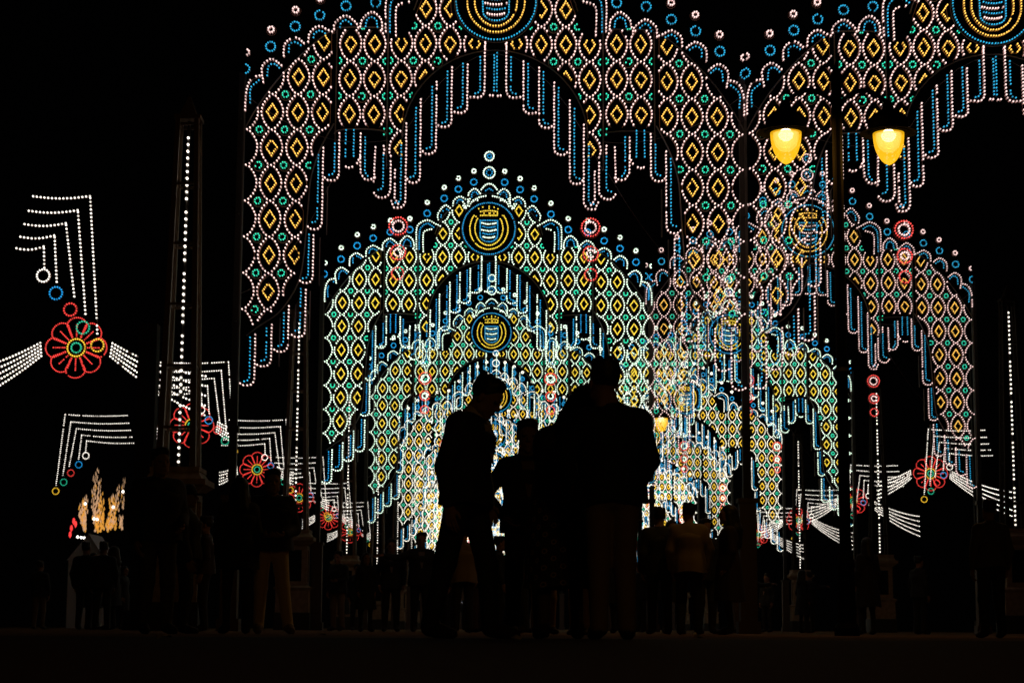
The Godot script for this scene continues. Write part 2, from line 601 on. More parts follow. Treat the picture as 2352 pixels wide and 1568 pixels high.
func make_arch(pal: int) -> Node3D:
	var root := Node3D.new()
	var turn_no := 0
	for m in motifs:
		var c: Vector2 = m[4]
		turn_no += 1
		var key := "" if m[3] == "" else "%s %d %d" % [m[3], pal, turn_no % 5]
		var mesh: ArrayMesh = cache.get(key) if key != "" else null
		if mesh == null:
			var acc := Acc.new()
			for s in m[1]:
				for p in s[0]:
					if rng.randf() < 0.014:
						continue      # a bulb that has gone out
					bulb(acc, Vector3(p.x - c.x + rng.randf_range(-0.004, 0.004), p.y - c.y + rng.randf_range(-0.004, 0.004), 0), pal, s[1], (0.0142 if s[1] != WHITE else 0.0158) + 0.0035 * pal)
			for w in m[2]:
				wire(acc, scaled(w[0], Vector2.ZERO, 1.0) if c == Vector2.ZERO else shifted(w[0], c), w[1])
			mesh = acc.mesh()
			if key != "":
				cache[key] = mesh
		if mesh.get_surface_count():
			var o := part(root, m[0], mesh, null, Vector3(c.x, c.y, 0))
			o.set_meta("lights", true)
	# frame pipes
	var curves := []
	for s in [-1.0, 1.0]:
		var a := []
		for i in 25:
			var t := lerpf(deg_to_rad(26.2), deg_to_rad(54.5), i / 24.0)
			a.append(Vector2(s * 5.15 * cos(t), 6.95 + 5.15 * sin(t)))
		curves.append(a)
		var l := []
		for i in range(0, EDGE.size(), 2):
			l.append(Vector2(s * (EDGE[i + 1] - 0.01), EDGE[i]))
		curves.append(smooth(l))
		curves.append(smooth(v2([s * 2.98, 9.1, s * 2.9, 9.17, s * 2.52, 9.2, s * 2.1, 9.17, s * 2.02, 9.1])))
		curves.append(v2([s * 2.96, 11.14, s * 2.5, 11.16, s * 2.03, 11.14]))
		curves.append(v2([s * 2.005, 8.45, s * 2.005, 11.6]))
		curves.append(v2([s * 2.96, 8.4, s * 2.96, 11.1]))
		curves.append(v2([s * 4.655, 4.5, s * 4.655, 10.1]))
		for q in [[3.08, 7.2], [3.2, 6.25], [3.36, 5.25], [3.62, 5.0], [3.9, 4.75]]:
			curves.append(v2([s * q[0], q[1], s * q[0], q[1] + 0.9]))
	var big := []
	for i in 41:
		var t := lerpf(deg_to_rad(2.0), deg_to_rad(178.0), i / 40.0)
		big.append(Vector2(1.725 * cos(t), 9.0 + 1.725 * sin(t)))
	curves.append(big)
	var crest := []
	for i in 25:
		var t := lerpf(deg_to_rad(14.0), deg_to_rad(166.0), i / 24.0)
		crest.append(Vector2(1.58 * cos(t), 11.11 + 1.58 * sin(t)))
	curves.append(crest)
	for q in [[-4.7, 9.9, -2.0, 9.0, 0.35], [2.0, 9.0, 4.6, 9.9, 0.3], [-2.0, 8.5, 2.0, 8.45, -2.2], [2.1, 8.4, 4.6, 5.9, 0.5], [-2.98, 8.3, -4.65, 6.1, 0.4]]:
		var acc := Acc.new()
		var pts := []
		for i in 13:
			var t := i / 12.0
			pts.append(Vector3(lerpf(q[0], q[2], t), lerpf(q[1], q[3], t) - q[4] * 4.0 * t * (1.0 - t), -0.16))
		acc.tube(pipe_m, pts, 0.005, 4)
		part(root, "cable", acc.mesh()).set_meta("lights", true)
	for c in curves:
		var acc := Acc.new()
		var pts := []
		for p in c:
			pts.append(Vector3(p.x, p.y, -0.12))
		acc.tube(pipe_m, pts, 0.014, 5)
		part(root, "frame_pipe", acc.mesh()).set_meta("lights", true)
	return root


func shifted(p: PackedVector2Array, c: Vector2) -> PackedVector2Array:
	var out := PackedVector2Array()
	for q in p:
		out.append(q - c)
	return out


# all bulbs of a far arch in six panels, one mesh each
func far_panels(r: float) -> Array:
	var accs := []
	for i in 9:
		accs.append(Acc.new())
	for m in motifs:
		for s in m[1]:
			for p in s[0]:
				var ix := clampi(int((p.x + 4.65) / 3.1), 0, 2)
				var iy := 0 if p.y < 8.3 else (1 if p.y < 11.0 else 2)
				bulb(accs[iy * 3 + ix], Vector3(p.x, p.y, 0), 3, s[1], r, 0.0, false)
	var out := []
	for a in accs:
		out.append(a.mesh())
	return out


func post_mesh(top: float) -> ArrayMesh:
	var acc := Acc.new()
	acc.taper(pipe_dark, Vector3(0, 2.35, 0), Vector3(0, top, 0), 0.07, 0.07, 0.06, 0.06)
	return acc.mesh()


var pipe_dark: StandardMaterial3D
var base_m: StandardMaterial3D


func add_post(a: Node3D, x: float, top: float) -> void:
	var p := part(a, "post", post_mesh(top), null, Vector3(x, 0, -0.3))
	var acc := Acc.new()
	acc.box(base_m, Vector3(0, 1.17, 0), Vector3(0.3, 2.34, 0.3))
	acc.box(base_m, Vector3(0, 2.38, 0), Vector3(0.36, 0.08, 0.36))
	acc.box(base_m, Vector3(0, 0.11, 0), Vector3(0.4, 0.22, 0.4))
	part(p, "post_base", acc.mesh())
	var col := Acc.new()
	col.box(pipe_dark, Vector3(0, 3.62, 0), Vector3(0.2, 0.12, 0.2))
	part(p, "post_collar", col.mesh())
	var brk := Acc.new()
	for y in [5.6, 7.6, 9.4]:
		brk.tube(pipe_dark, [Vector3(0, y, 0), Vector3(0, y, 0.2)], 0.02, 5)
	part(p, "bracket", brk.mesh())


func arches() -> void:
	pipe_dark = mat(lin(0.02, 0.018, 0.016), 0.6, 0.2)
	base_m = mat(lin(0.12, 0.075, 0.06), 0.7)
	design()
	var protos := [make_arch(0), make_arch(1)]
	var panels := [far_panels(0.023), far_panels(0.029)]
	var dx := [-0.03, -0.205, -0.15, 0.03, -0.1, -0.05, -0.05, -0.05, -0.05]
	var dy := [0.0, -0.35, -0.41, -0.6, -0.58, -0.6, -0.6, -0.6, -0.6]
	var ordinal := ["first and nearest", "second", "third", "fourth", "fifth", "sixth", "seventh", "eighth", "ninth", "tenth", "eleventh", "twelfth", "thirteenth", "fourteenth and farthest"]
	for row in 14:
		for lane in 2:
			var where := Vector3(dx[mini(row, 8)] + lane * (9.29 if row == 0 else LANE), 0, -(ROW1 + STEP * row))
			var crest := ", blue and gold shield at its crest" if row > 0 else ", its crest cut off above"
			var a := thing("light_arch", "%s light arch over the %s lane%s" % [ordinal[row], "left" if lane == 0 else "right", crest], "light arch", where, 0.0, "light arches over the street")
			if row < 3:
				var src: Node3D = protos[0 if row == 0 or (row == 1 and lane == 1) else 1]
				for ch in src.get_children():
					var o: Node3D = ch.duplicate()
					o.name = ch.name
					o.remove_meta("lights")
					o.position.y += dy[mini(row, 8)]
					a.add_child(o, true)
			else:
				for m in panels[0 if row < 5 else 1]:
					if m.get_surface_count():
						var o := part(a, "bulb_panel", m, null, Vector3(0, dy[mini(row, 8)], 0))
						o.set_meta("kind", "stuff")
			if lane == 0:
				add_post(a, -4.72, 10.3 + dy[mini(row, 8)])
			add_post(a, 4.61 if lane == 0 else 4.72, 10.3 + dy[mini(row, 8)])
	for p in protos:
		p.free()


# ------------------------------------------------------------------ ground
func noise_tex(freq: float, a: Color, b: Color, s: int, octaves := 5) -> NoiseTexture2D:
	var n := FastNoiseLite.new()
	n.seed = s
	n.frequency = freq
	n.fractal_octaves = octaves
	var t := NoiseTexture2D.new()
	t.width = 512
	t.height = 512
	t.seamless = true
	t.noise = n
	var g := Gradient.new()
	g.set_color(0, a)
	g.set_color(1, b)
	t.color_ramp = g
	return t


func ground() -> void:
	var sand := StandardMaterial3D.new()
	sand.albedo_texture = noise_tex(0.02, lin(0.11, 0.058, 0.018), lin(0.26, 0.145, 0.052), 3)
	sand.metallic_specular = 0.12
	sand.uv1_triplanar = true
	sand.uv1_world_triplanar = true
	sand.uv1_scale = Vector3(0.4, 0.4, 0.4)
	sand.roughness = 0.95
	sand.heightmap_enabled = true
	sand.heightmap_texture = noise_tex(0.06, Color.BLACK, Color.WHITE, 9)
	sand.heightmap_scale = 1.2
	var acc := Acc.new()
	acc.quad(sand, Vector3(-400, 0, 60), Vector3(-400, 0, -700), Vector3(400, 0, -700), Vector3(400, 0, 60))
	var g := part(self, "ground", acc.mesh())
	g.set_meta("kind", "structure")
	var tar := StandardMaterial3D.new()
	tar.albedo_texture = noise_tex(0.05, lin(0.04, 0.018, 0.006), lin(0.075, 0.036, 0.012), 5)
	tar.metallic_specular = 0.12
	tar.uv1_triplanar = true
	tar.uv1_world_triplanar = true
	tar.uv1_scale = Vector3(0.7, 0.7, 0.7)
	tar.roughness = 0.85
	tar.heightmap_enabled = true
	tar.heightmap_texture = noise_tex(0.15, Color.BLACK, Color.WHITE, 11)
	tar.heightmap_scale = 0.8
	var acc2 := Acc.new()
	acc2.box(tar, Vector3(0, -0.043, 23.6), Vector3(300, 0.094, 72.8))
	var r := part(self, "road", acc2.mesh())
	r.set_meta("kind", "structure")


# ------------------------------------------------------------------ light pylons
func pylons() -> void:
	var steel := mat(lin(0.14, 0.085, 0.045), 0.6)
	var cream := StandardMaterial3D.new()
	cream.albedo_texture = noise_tex(0.015, lin(0.28, 0.19, 0.12), lin(0.46, 0.34, 0.23), 21)
	cream.uv1_triplanar = true
	cream.uv1_scale = Vector3(0.6, 0.6, 0.6)
	cream.roughness = 0.8
	var dark := mat(lin(0.03, 0.025, 0.02), 0.6)
	var pane := mat(lin(0.015, 0.015, 0.018), 0.12)
	var proto := Node3D.new()
	# plinth
	var b := Acc.new()
	b.box(dark, Vector3(0, 0.25, 0), Vector3(0.98, 0.5, 0.98))
	part(proto, "plinth_foot", b.mesh())
	b = Acc.new()
	b.taper(cream, Vector3(0, 0.5, 0), Vector3(0, 1.13, 0), 0.46, 0.46, 0.45, 0.45)
	part(proto, "plinth_block", b.mesh())
	b = Acc.new()
	b.taper(cream, Vector3(0, 1.13, 0), Vector3(0, 1.21, 0), 0.46, 0.46, 0.52, 0.52)
	b.taper(cream, Vector3(0, 1.21, 0), Vector3(0, 1.27, 0), 0.52, 0.52, 0.4, 0.4)
	part(proto, "ledge", b.mesh())
	b = Acc.new()
	for s in [[-1, -1], [1, -1], [1, 1], [-1, 1]]:
		b.box(cream, Vector3(s[0] * 0.31, 1.84, s[1] * 0.31), Vector3(0.15, 1.14, 0.15))
	for s in [-1, 1]:
		for y in [1.335, 2.36]:
			b.box(cream, Vector3(0, y, s * 0.312), Vector3(0.47, 0.128, 0.14))
			b.box(cream, Vector3(s * 0.312, y, 0), Vector3(0.14, 0.128, 0.47))
	var shaft := part(proto, "lantern_frame", b.mesh())
	for k in 4:
		var p := Acc.new()
		p.box(pane, Vector3(0, 1.85, 0.27), Vector3(0.47, 0.9, 0.012))
		var o := part(shaft, "pane", p.mesh())
		o.rotation.y = k * PI / 2.0
	b = Acc.new()
	b.taper(cream, Vector3(0, 2.43, 0), Vector3(0, 2.56, 0), 0.4, 0.4, 0.56, 0.56)
	b.box(cream, Vector3(0, 2.61, 0), Vector3(1.14, 0.1, 1.14))
	b.taper(cream, Vector3(0, 2.66, 0), Vector3(0, 2.8, 0), 0.5, 0.5, 0.42, 0.42)
	b.box(cream, Vector3(0, 2.84, 0), Vector3(0.88, 0.08, 0.88))
	part(proto, "cornice", b.mesh())
	# open mast
	for s in [[-1, -1], [1, -1], [1, 1], [-1, 1]]:
		b = Acc.new()
		b.taper(steel, Vector3(s[0] * 0.3, 2.88, s[1] * 0.3), Vector3(s[0] * 0.17, 9.3, s[1] * 0.17), 0.055, 0.055, 0.04, 0.04)
		part(proto, "mast_upright", b.mesh())
	for k in 6:
		b = Acc.new()
		var y := 3.6 + k * 1.12
		var h := lerpf(0.3, 0.17, (y - 2.88) / 6.42)
		for s in [-1, 1]:
			b.box(steel, Vector3(0, y, s * h), Vector3(h * 2 - 0.1, 0.05, 0.04))
			b.box(steel, Vector3(s * h, y, 0), Vector3(0.04, 0.05, h * 2 - 0.1))
		part(proto, "mast_hoop", b.mesh())
	b = Acc.new()
	b.tube(dark, [Vector3(0, 2.88, -0.03), Vector3(0, 9.5, -0.03)], 0.03, 6)
	part(proto, "bulb_pole", b.mesh())
	b = Acc.new()
	b.box(steel, Vector3(0, 9.33, 0), Vector3(0.48, 0.07, 0.48))
	b.taper(steel, Vector3(0, 9.365, 0), Vector3(0, 9.75, 0), 0.16, 0.16, 0.02, 0.02)
	part(proto, "mast_cap", b.mesh())
	for s in [-1.0, 1.0]:
		b = Acc.new()
		var y := 3.0
		var n := 0
		while y < 9.0:
			if n not in [9, 19, 28, 37] and not (s < 0 and n % 5 == 2):
				bulb(b, Vector3(0, y, 0.03 * s), 2, WHITE, 0.025, 0.02)
			y += 0.127
			n += 1
		var o := part(proto, "bulb_string", b.mesh())
		if s < 0:
			o.rotation.y = PI
	var shaded_steel := mat(lin(0.025, 0.018, 0.012), 0.7)  # darker copy of the steel for right-hand masts, shade put into its colour
	shaded_steel.metallic_specular = 0.1
	var names := ["first and nearest", "second", "third", "fourth", "fifth", "sixth", "seventh"]
	for side in 2:
		for row in 7:
			if side == 1 and row == 0:
				continue
			var o := proto.duplicate()
			o.name = numbered("light_pylon")
			o.position = Vector3(-5.62 + (0.1 if row > 0 else -0.06) if side == 0 else 14.5, 0, -(ROW1 + STEP * row))
			o.scale.y = 1.0 if row == 0 else (0.95 if side == 0 else 1.0)
			tag(o, "%s light pylon on the %s, mast with white bulbs on cream plinth" % [names[row], "left" if side == 0 else "right"], "light pylon", "light pylons along the street")
			add_child(o)
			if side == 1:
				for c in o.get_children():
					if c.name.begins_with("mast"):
						c.material_override = shaded_steel
	proto.free()


# ------------------------------------------------------------------ flower lights and bent light lines
func line_part(parent: Node3D, n: String, pts: Array, col: int, gap: float, r := 0.024, rail := true) -> void:
	var acc := Acc.new()
	var p := along(pts, gap)
	for q in p:
		if rng.randf() > 0.012:
			bulb(acc, Vector3(q.x, q.y, 0), 2, col, r, 0.06)
	if rail:
		wire(acc, p, false, -0.07, 0.008)
	part(parent, n, acc.mesh())


func ring_part(parent: Node3D, c: Vector2, r: float, n: int, col: int) -> void:
	var acc := Acc.new()
	for q in circle(c, r, n):
		bulb(acc, Vector3(q.x, q.y, 0), 2, col, 0.021, 0.06)
	wire(acc, circle(c, r * 1.12, 20), true, -0.07, 0.008)
	part(parent, "light_ring", acc.mesh())


func flower(proto: Node3D, left: float, right: float) -> void:
	for k in 8:
		var ang := TAU * k / 8.0 + PI / 2.0
		var u := Vector2.from_angle(ang)
		var w := u.orthogonal()
		var loop := [u * 0.27 + w * 0.12, u * 0.42 + w * 0.185, u * 0.56 + w * 0.25]
		for i in 9:
			var a := PI / 2.0 - PI * i / 8.0
			loop.append(u * (0.57 + 0.21 * cos(a)) + w * 0.25 * sin(a))
		loop.append(u * 0.56 - w * 0.25)
		loop.append(u * 0.42 - w * 0.185)
		loop.append(u * 0.27 - w * 0.12)
		line_part(proto, "petal", loop, RED, 0.05, 0.017)
		line_part(proto, "petal_vein", [u * 0.29, u * 0.58], RED, 0.05, 0.017, false)
	ring_part(proto, Vector2.ZERO, 0.225, 24, GOLD)
	ring_part(proto, Vector2.ZERO, 0.125, 14, GREEN)
	for s in [-1.0, 1.0]:
		var reach := left if s < 0 else right
		for i in 5:
			var y0 := 0.12 - i * 0.085
			var y1 := -0.16 - i * 0.25
			var pts := []
			for k in 9:
				var t := k / 8.0
				pts.append(Vector2(s * lerpf(0.92 - i * 0.01, 0.92 + reach, t), lerpf(y0, lerpf(y0, y1, reach / 2.4), t) - 0.55 * reach / 2.4 * (1.0 - (1.0 - t) * (1.0 - t))))
			line_part(proto, "light_ribbon", smooth(pts), WHITE, 0.085)


func corner(proto: Node3D, reach: float) -> void:
	# nested bent lines with a ring under each; corner at the upper right
	var tops := v2([0.3, 3.88, 0.0, 3.51, -0.29, 3.17, -0.57, 2.85, -0.83, 2.56])
	var lows := v2([0.62, 0.3, 0.3, 0.8, 0.0, 1.25, -0.46, 1.62, -0.79, 1.98])
	var rings := v2([0.63, 0.0, 0.25, 0.45, -0.09, 0.91, -0.47, 1.33, -0.81, 1.78])
	var cols := [GOLD, GREEN, RED, BLUE, WHITE]
	for i in 5:
		var w: float = tops[i].x + 1.1 + i * 0.06
		var pts := []
		for k in 7:
			var t := k / 6.0
			pts.append(Vector2(tops[i].x - (reach + i * 0.05 - (0.3 - tops[i].x) * 0.85) * (1.0 - t), tops[i].y - 0.03 - (0.05 + 0.03 * i) * (1.0 - t) * reach * 0.2 - 0.06 * sin(t * PI)))
		line_part(proto, "light_line", pts, WHITE, 0.1)
		line_part(proto, "light_line", [tops[i] + Vector2(0.01, -0.08), lows[i]], WHITE, 0.1)
		ring_part(proto, rings[i], 0.16, 16, cols[i])


func side_lights() -> void:
	var fl := Node3D.new()
	flower(fl, 2.4, 2.4)
	var fl_left := Node3D.new()
	flower(fl_left, 0.75, 0.7)
	var fl_right := Node3D.new()
	flower(fl_right, 1.5, 2.7)
	var cn := Node3D.new()
	corner(cn, 1.45)
	var wide := Node3D.new()
	corner(wide, 3.1)
	var nth := ["nearest", "second", "third", "fourth", "fifth", "sixth"]
	for side in 2:
		for k in 6:
			var d := 49.0 + STEP * k
			if side == 1 and k < 2:
				continue
			var x := -10.7 if side == 0 else 19.7
			var which: String = "%s on the %s" % [nth[k - side * 2], "left" if side == 0 else "right"]
			var o := (fl if k == 0 else (fl_left if side == 0 else fl_right)).duplicate()
			o.name = numbered("flower_light")
			o.position = Vector3(x, 7.1, -d)
			tag(o, "red flower of bulbs with white ribbons, %s side" % which, "flower light", "flower lights beside the street")
			add_child(o)
			var c := (cn if k == 0 else wide).duplicate()
			c.name = numbered("corner_light")
			c.position = Vector3(x, 7.1, -d + 0.45)
			if k > 0:
				c.position = Vector3(x + (1.05 if side == 0 else 0.1), 6.15 if side == 0 else 5.9, -d + 0.45)
				c.scale = Vector3(0.82, 0.82, 1)
			if side == 1:
				c.scale.x = -0.82
			tag(c, "bent white light lines with coloured rings before %s flower light" % which, "corner light", "bent light lines beside the street")
			add_child(c)
			if side == 0 and k == 2:
				var c2 := wide.duplicate()
				c2.name = numbered("corner_light")
				c2.position = Vector3(x - 10.6 if side == 0 else x + 8.5, 7.1 if side == 1 else 6.75, -d - (9.8 if k == 2 else 0.0))
				c2.scale.x = -1.0 if side == 0 else 1.0
				tag(c2, "outer bent white light lines level with %s flower light" % which, "corner light", "bent light lines beside the street")
				add_child(c2)
	fl.free()
	fl_left.free()
	fl_right.free()
	cn.free()
	wide.free()


# ------------------------------------------------------------------ street lamps
func lamp_posts() -> void:
	var iron := mat(lin(0.012, 0.01, 0.008), 0.6)
	var black := mat(lin(0.003, 0.003, 0.003), 0.7)
	var glass := StandardMaterial3D.new()
	glass.albedo_color = lin(0.03, 0.014, 0.001)
	glass.albedo_color.a = 0.7
	glass.transparency = BaseMaterial3D.TRANSPARENCY_ALPHA
	glass.roughness = 0.5
	glass.emission_enabled = true
	glass.emission = lin(1.0, 0.5, 0.006)
	glass.emission_energy_multiplier = 1.1
	var hot := glow(1.0, 0.82, 0.5, 9.0)
	var soft := StandardMaterial3D.new()
	soft.albedo_color = lin(0.03, 0.02, 0.004)
	soft.albedo_color.a = 0.32
	soft.transparency = BaseMaterial3D.TRANSPARENCY_ALPHA
	soft.roughness = 0.6
	soft.emission_enabled = true
	soft.emission = lin(1.0, 0.72, 0.22)
	soft.emission_energy_multiplier = 1.9
	iron.metallic_specular = 0.15
	black.metallic_specular = 0.05
	var proto := Node3D.new()
	var a := Acc.new()
	a.lathe(iron, Vector3.ZERO, [Vector2(0, 0), Vector2(0.16, 0), Vector2(0.16, 0.1), Vector2(0.12, 0.17), Vector2(0.11, 0.9), Vector2(0.085, 1.05), Vector2(0.075, 1.2), Vector2(0.068, 7.2), Vector2(0.0, 7.25)], 16)
	part(proto, "post", a.mesh())
	a = Acc.new()
	a.lathe(iron, Vector3.ZERO, [Vector2(0.02, 7.2), Vector2(0.11, 7.24), Vector2(0.06, 7.34), Vector2(0.0, 7.5)], 12)
	part(proto, "finial", a.mesh())
	a = Acc.new()
	a.lathe(iron, Vector3.ZERO, [Vector2(0.07, 3.3), Vector2(0.12, 3.36), Vector2(0.07, 3.42)], 12)
	part(proto, "collar", a.mesh())
	for s in [-1.0, 1.0]:
		a = Acc.new()
		var pts := []
		for i in 13:
			var t := i / 12.0
			pts.append(Vector3(s * lerpf(0.06, 0.675, t), 6.95 + 0.16 * sin(t * PI) - 0.02 * t, 0))
		a.tube(black, pts, 0.03, 8)
		part(proto, "arm", a.mesh())
		var head := Node3D.new()
		head.name = "lamp_head"
		head.position = Vector3(s * 0.675, 6.5, 0)
		proto.add_child(head, true)
		a = Acc.new()
		a.lathe(black, Vector3.ZERO, [Vector2(0.0, 0.47), Vector2(0.05, 0.45), Vector2(0.09, 0.33), Vector2(0.2, 0.27), Vector2(0.265, 0.2), Vector2(0.265, 0.03), Vector2(0.21, 0.02), Vector2(0.2, 0.16), Vector2(0.0, 0.2)], 28)
		part(head, "housing", a.mesh())
		a = Acc.new()
		a.lathe(black, Vector3.ZERO, [Vector2(0.23, 0.045), Vector2(0.3, 0.06), Vector2(0.37, 0.03), Vector2(0.375, 0.02), Vector2(0.3, 0.045), Vector2(0.23, 0.03)], 32)
		part(head, "brim", a.mesh())
		a = Acc.new()
		var prof := []
		for i in 15:
			var t := i / 14.0
			prof.append(Vector2(0.2 * pow(1.0 - pow(t, 2.3), 0.66) + 0.003 * (1.0 - t), 0.02 - 0.43 * t))
		a.lathe(glass, Vector3.ZERO, prof, 32)
		part(head, "lamp_glass", a.mesh())
		a = Acc.new()
		a.lathe(hot, Vector3.ZERO, [Vector2(0, 0.08), Vector2(0.06, 0.06), Vector2(0.1, 0.0), Vector2(0.085, -0.05), Vector2(0.05, -0.085), Vector2(0.0, -0.1)], 24)
		part(head, "lamp_bulb", a.mesh())
		for q in [[0.125, -0.14], [0.15, -0.19], [0.168, -0.24]]:
			a = Acc.new()
			a.lathe(soft, Vector3.ZERO, [Vector2(0, 0.015), Vector2(q[0], 0.012), Vector2(q[0] * 0.97, q[1] * 0.3), Vector2(q[0] * 0.8, q[1] * 0.68), Vector2(q[0] * 0.45, q[1] * 0.92), Vector2(0, q[1])], 28)
			part(head, "diffuser", a.mesh())
	var spots := [[4.47, 24.7], [4.47, 59.5], [4.47, 94.5], [4.47, -5.0]]
	var which := ["nearest street lamp post with two glowing yellow lanterns, before the right lane's first arch", "second street lamp post, half hidden behind the tall man and the dark arch post", "third street lamp post, far down between the two lanes", "street lamp post behind the viewer, outside the picture"]
	for i in 4:
		var o := proto.duplicate()
		o.name = numbered("street_lamp")
		o.position = Vector3(spots[i][0], 0, -spots[i][1])
		tag(o, which[i], "street lamp", "street lamps between the lanes")
		add_child(o)
		for s in [-1.0, 1.0]:
			var l := OmniLight3D.new()
			l.name = "lamp_light"
			l.light_color = Color(1.0, 0.72, 0.28)
			l.light_energy = 1.7 if i == 3 else 0.8
			l.light_size = 0.12
			l.omni_range = 60.0
			l.omni_attenuation = 2.0
			l.shadow_enabled = true
			l.position = Vector3(s * 0.675, 6.3, 0)
			o.add_child(l, true)
	proto.free()


# ------------------------------------------------------------------ far things
func far_things() -> void:
	var canvas := mat(lin(0.85, 0.82, 0.88), 0.8)
	# white tent at the left
	var t := thing("tent", "white peaked tent roof below the golden ride, at the far left", "tent", Vector3(-18.25, 0, -90))
	t.scale = Vector3(0.5, 0.88, 1)
	var a := Acc.new()
	a.quad(canvas, Vector3(-1.6, 3.4, 0), Vector3(0.25, 4.75, 0), Vector3(0.25, 4.75, 3), Vector3(-1.6, 3.4, 3))
	a.quad(canvas, Vector3(0.25, 4.75, 0), Vector3(2.1, 3.2, 0), Vector3(2.1, 3.2, 3), Vector3(0.25, 4.75, 3))
	part(t, "tent_roof", a.mesh())
	a = Acc.new()
	a.verts[a.bucket(canvas)].append_array(PackedVector3Array([Vector3(-1.6, 3.4, 2.9), Vector3(0.25, 4.75, 2.9), Vector3(2.1, 3.2, 2.9)]))
	a.quad(canvas, Vector3(-1.5, 0, 2.9), Vector3(-1.5, 3.42, 2.9), Vector3(2.0, 3.22, 2.9), Vector3(2.0, 0, 2.9))
	part(t, "tent_wall", a.mesh())
	# lit fairground ride with plumes
	var gold := glow(1.0, 0.47, 0.07, 0.6)
	var pale := glow(1.0, 0.6, 0.33, 0.5)
	var hot := glow(1.0, 0.95, 0.85, 3.0)
	var red := glow(1.0, 0.05, 0.05, 1.2)
	var ride := thing("fairground_ride", "far fairground ride with glowing gold plumes and turrets, at the left", "fairground ride", Vector3(-20.65, 2.25, -100))
	ride.scale = Vector3(0.52, 0.53, 0.52)
	rng.seed = 41
	var spires := [[-0.95, 5.6, 8.0, 0.22, gold], [-0.7, 5.2, 8.3, 0.2, pale], [-1.2, 6.0, 7.7, 0.14, pale], [0.3, 5.6, 10.9, 0.2, pale], [0.0, 6.2, 10.2, 0.15, pale], [0.55, 6.2, 9.9, 0.15, pale], [0.75, 5.0, 8.6, 0.22, gold], [0.95, 5.2, 8.0, 0.18, gold], [1.7, 5.2, 8.1, 0.22, gold], [1.95, 5.4, 8.4, 0.2, pale], [2.2, 5.2, 7.7, 0.16, gold], [2.35, 7.0, 9.3, 0.12, pale], [2.9, 7.2, 10.0, 0.08, pale], [0.45, 4.9, 6.6, 0.2, gold], [-0.85, 5.0, 6.2, 0.14, pale], [1.5, 5.0, 6.1, 0.2, gold], [2.8, 5.2, 6.4, 0.12, pale]]
	for s in spires:
		var b := Acc.new()
		for k in 30:
			var y := lerpf(s[1], s[2], k / 29.0)
			var r: float = s[3] * (1.0 - 0.02 * k) * rng.randf_range(0.35, 0.8)
			var c := Vector3(s[0] + rng.randf_range(-0.17, 0.17), y, rng.randf_range(-0.3, 0.3))
			var m: Material = s[4] if rng.randf() < 0.75 else (pale if rng.randf() < 0.5 else gold)
			b.lathe(m, c, [Vector2(0, -0.1), Vector2(r * 0.8, 0.0), Vector2(r * 0.6, 0.14), Vector2(0, 0.32)], 6)
		part(ride, "plume_light", b.mesh())
	var top := Acc.new()
	for p in [[-0.72, 7.6], [2.05, 7.3], [2.95, 8.8], [0.2, 6.15], [0.5, 6.1], [-1.35, 4.4], [-1.0, 4.35], [-0.7, 4.3]]:
		top.lathe(hot, Vector3(p[0], p[1], 0.3), [Vector2(0, -0.1), Vector2(0.14, 0), Vector2(0.1, 0.14), Vector2(0, 0.2)], 6)
	part(ride, "spot_light", top.mesh())
	top = Acc.new()
	for p in [[-2.1, 4.6], [-2.0, 5.2], [-1.8, 5.9], [-1.6, 5.6]]:
		top.lathe(red, Vector3(p[0], p[1], 0.3), [Vector2(0, -0.3), Vector2(0.14, 0), Vector2(0.1, 0.3), Vector2(0, 0.4)], 6)
	part(ride, "red_light", top.mesh())
	# dark masts that stand before the lights
	var dark := mat(lin(0.006, 0.006, 0.006), 0.9)
	for q in [[325.0, 40.0, 0.38, 6.3, "tall unlit square post that hides the lights left of the nearest pylon"], [2260.0, 62.0, 0.2, 9.4, "thin dark post before the ribbons at the far right"], [1380.0, 90.0, 0.2, 9.0, ""]]:
		if q[4] == "":
			continue
		var o := thing("dark_post", q[4], "post", Vector3((q[0] - 1137.0) / 4499.0 * q[1], 0, -q[1]))
		var b := Acc.new()
		b.box(dark, Vector3(0, q[3] / 2.0, 0), Vector3(q[2], q[3], q[2]))
		part(o, "shaft", b.mesh())
		b = Acc.new()
		b.box(dark, Vector3(0, 0.2, 0), Vector3(q[2] * 1.6, 0.4, q[2] * 1.6))
		part(o, "foot", b.mesh())


